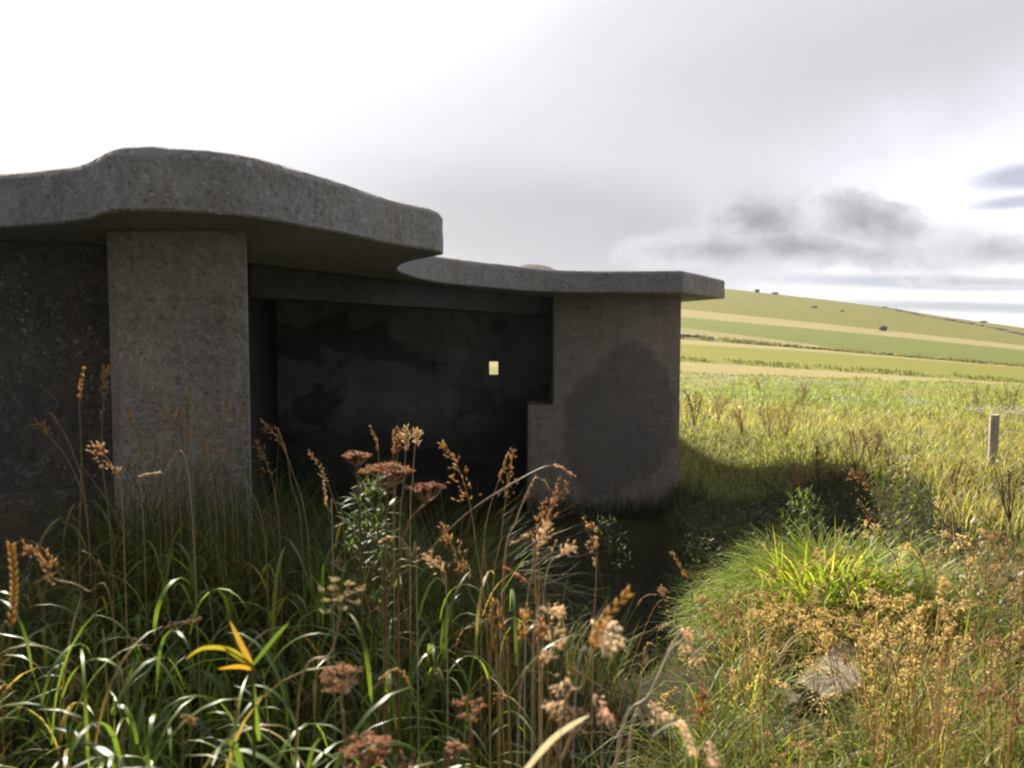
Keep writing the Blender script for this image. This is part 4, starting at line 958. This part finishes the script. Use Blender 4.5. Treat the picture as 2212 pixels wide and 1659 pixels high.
for hz in (.16, .52, .82):
    a = f0 - Vector((0, .06, hz)); b = f1 - Vector((0, .06, hz)); mdl = a.lerp(b, .5) - Vector((0, 0, .05))
    V, Fq, C = tube(bez([a, mdl, b], 16), .003, .003, (.2, .2, .2), 4); adopt(mesh_np('wire', V, Fq, M_WIRE), fence)
def stone_wall(name, pts, hgt, label, depth=.7, n_per=3.2):
    bm = bmesh.new()
    for a, b in zip(pts[:-1], pts[1:]):
        L = (b - a).length; m_ = max(2, int(L * n_per))
        for i in range(m_):
            c = a.lerp(b, (i + rng.uniform(0, 1)) / m_)
            for lv in range(rng.integers(1, 4)):
                s_ = rng.uniform(.7, 1.2)
                r_ = bmesh.ops.create_icosphere(bm, subdivisions=1, radius=.5)
                for v in r_['verts']:
                    v.co = Vector((v.co.x * 1.2 / n_per * 2 * s_ + c.x, v.co.y * depth + c.y, v.co.z * hgt * .5 * s_ + c.z + hgt * .3 * lv)) + Vector(rng.normal(0, .03, 3))
    o = obj(name, bm, M_STONE); return tag(o, label, 'stone wall')
def hp(px, k, t): return hill_pt((px - 1106) / F, k, t)
stone_wall('stone_wall', [hp(x, 3, .5) for x in (1655, 1720, 1800, 1878)], .34, 'ruined dry stone wall, longer darker stretch between the hay strips')
stone_wall('stone_wall', [hp(x, 3, .6) for x in (1893, 1970, 2062)], .26, 'low ruined dry stone wall, thinner stretch running on to the right')
stone_wall('stone_wall', [hp(x, 3, .6) for x in (1440, 1500, 1540)], .38, 'short tumbled stone wall partly hidden by the far pier')
def on_hill(px, py):                           # where a sight line meets the hill strip
    best = None
    for t in np.linspace(0, 1, 120):
        p = hp(px, 7, t); q = F * (EYE - p.z) / p.y + 725
        if best is None or abs(q - py) < best[0]: best = (abs(q - py), p)
    return best[1]
stone_wall('stone_wall', [on_hill(x, y) for x, y in ((1905, 664), (1990, 682), (2080, 697), (2150, 710), (2216, 725), (2300, 741))], .42, 'long dark wall line slanting down the hill below the ridge', 1.0, 1.0)
fn = empty('ridge_fence', (0, 0, 0)); tag(fn, 'thin post and wire fence along the hill skyline', 'fence')
rp = [hp(x, 7, .995) for x in range(1560, 2240, 22)]
for p in rp:
    bm = bmesh.new(); bmesh.ops.create_cone(bm, cap_ends=True, segments=6, radius1=.045, radius2=.04, depth=1.1)
    for v in bm.verts: v.co += p + Vector((0, 0, .5))
    obj('post', bm, M_POST, fn)
for hz in (.5, 1.0):
    V, Fq, C = tube([p + Vector((0, 0, hz)) for p in rp], .012, .012, (.2, .2, .2), 3); adopt(mesh_np('wire', V, Fq, M_WIRE), fn)
def bale(px, py, k, t, wpx, label, squash=.85):
    p = hp(px, k, t); r_ = wpx / 2 / F * p.y
    bm = bmesh.new(); bmesh.ops.create_cone(bm, cap_ends=True, segments=28, radius1=r_, radius2=r_, depth=r_ * 1.9)
    bmesh.ops.bevel(bm, geom=[e for e in bm.edges if e.calc_face_angle(0) > 1], offset=r_ * .18, segments=3, affect='EDGES')
    for v in bm.verts:
        x, y, z = v.co; c, s_ = math.cos(.5), math.sin(.5)
        v.co = Vector((z * c - y * s_, z * s_ + y * c, x * squash + r_ * squash)) + p
    return tag(obj('hay_bale', bm, M_BALE, None, True), label, 'bale')
bale(1906, 717, 6, .85, 13, 'dark wrapped bale lying alone on the pale mown strip')
bale(1633, 628, 7, .985, 8, 'tiny dark bale on the hill skyline')
def bush(px, k, t, wpx, hpx, label):
    p = hp(px, k, t); wr, hr = wpx / F * p.y / 2, hpx / F * p.y
    n = 420; o = rng.normal(0, 1, (n, 3)); o /= np.linalg.norm(o, axis=1, keepdims=True); o *= rng.uniform(.3, 1, (n, 1))
    b = np.array(tuple(p)) + o * np.array([wr, wr, hr * .5]) + np.array([0, 0, hr * .45])
    V, Fq, C = octa(b, o, .35 * hr, .12 * hr, pick([(.09, .08, .05), (.06, .065, .035)], n))
    root = empty('bush', tuple(p)); tag(root, label, 'bush'); adopt(mesh_np('foliage', V, Fq, M_GRASS, None, C), root)
bush(1672, 7, .985, 16, 5, 'low grey bush on the skyline right of the tiny bale')
bush(2122, 7, .97, 16, 4, 'low dark bush on the skyline far down to the right')
bush(1756, 7, .52, 14, 4, 'small dark tuft on the open hillside, left of two')
bush(1817, 7, .5, 9, 3, 'small dark tuft on the open hillside, right of two')

# ------------------------------------------------------------------ thin air over the fields
bm = bmesh.new(); bmesh.ops.create_cube(bm, size=1)
for v in bm.verts: v.co = Vector((v.co.x * 3400, v.co.y * 3400, EYE + (38 if v.co.z > 0 else -46.5)))
hm = bpy.data.materials.new('haze'); hm.use_nodes = True; ht = hm.node_tree; ht.nodes.remove(ht.nodes['Principled BSDF'])
pv = ht.nodes.new('ShaderNodeVolumePrincipled'); pv.inputs['Color'].default_value = (.84, .90, 1, 1); pv.inputs['Density'].default_value = .00032; pv.inputs['Anisotropy'].default_value = .55
ht.links.new(pv.outputs[0], ht.nodes['Material Output'].inputs['Volume'])
tag(obj('haze', bm, hm), kind='stuff')
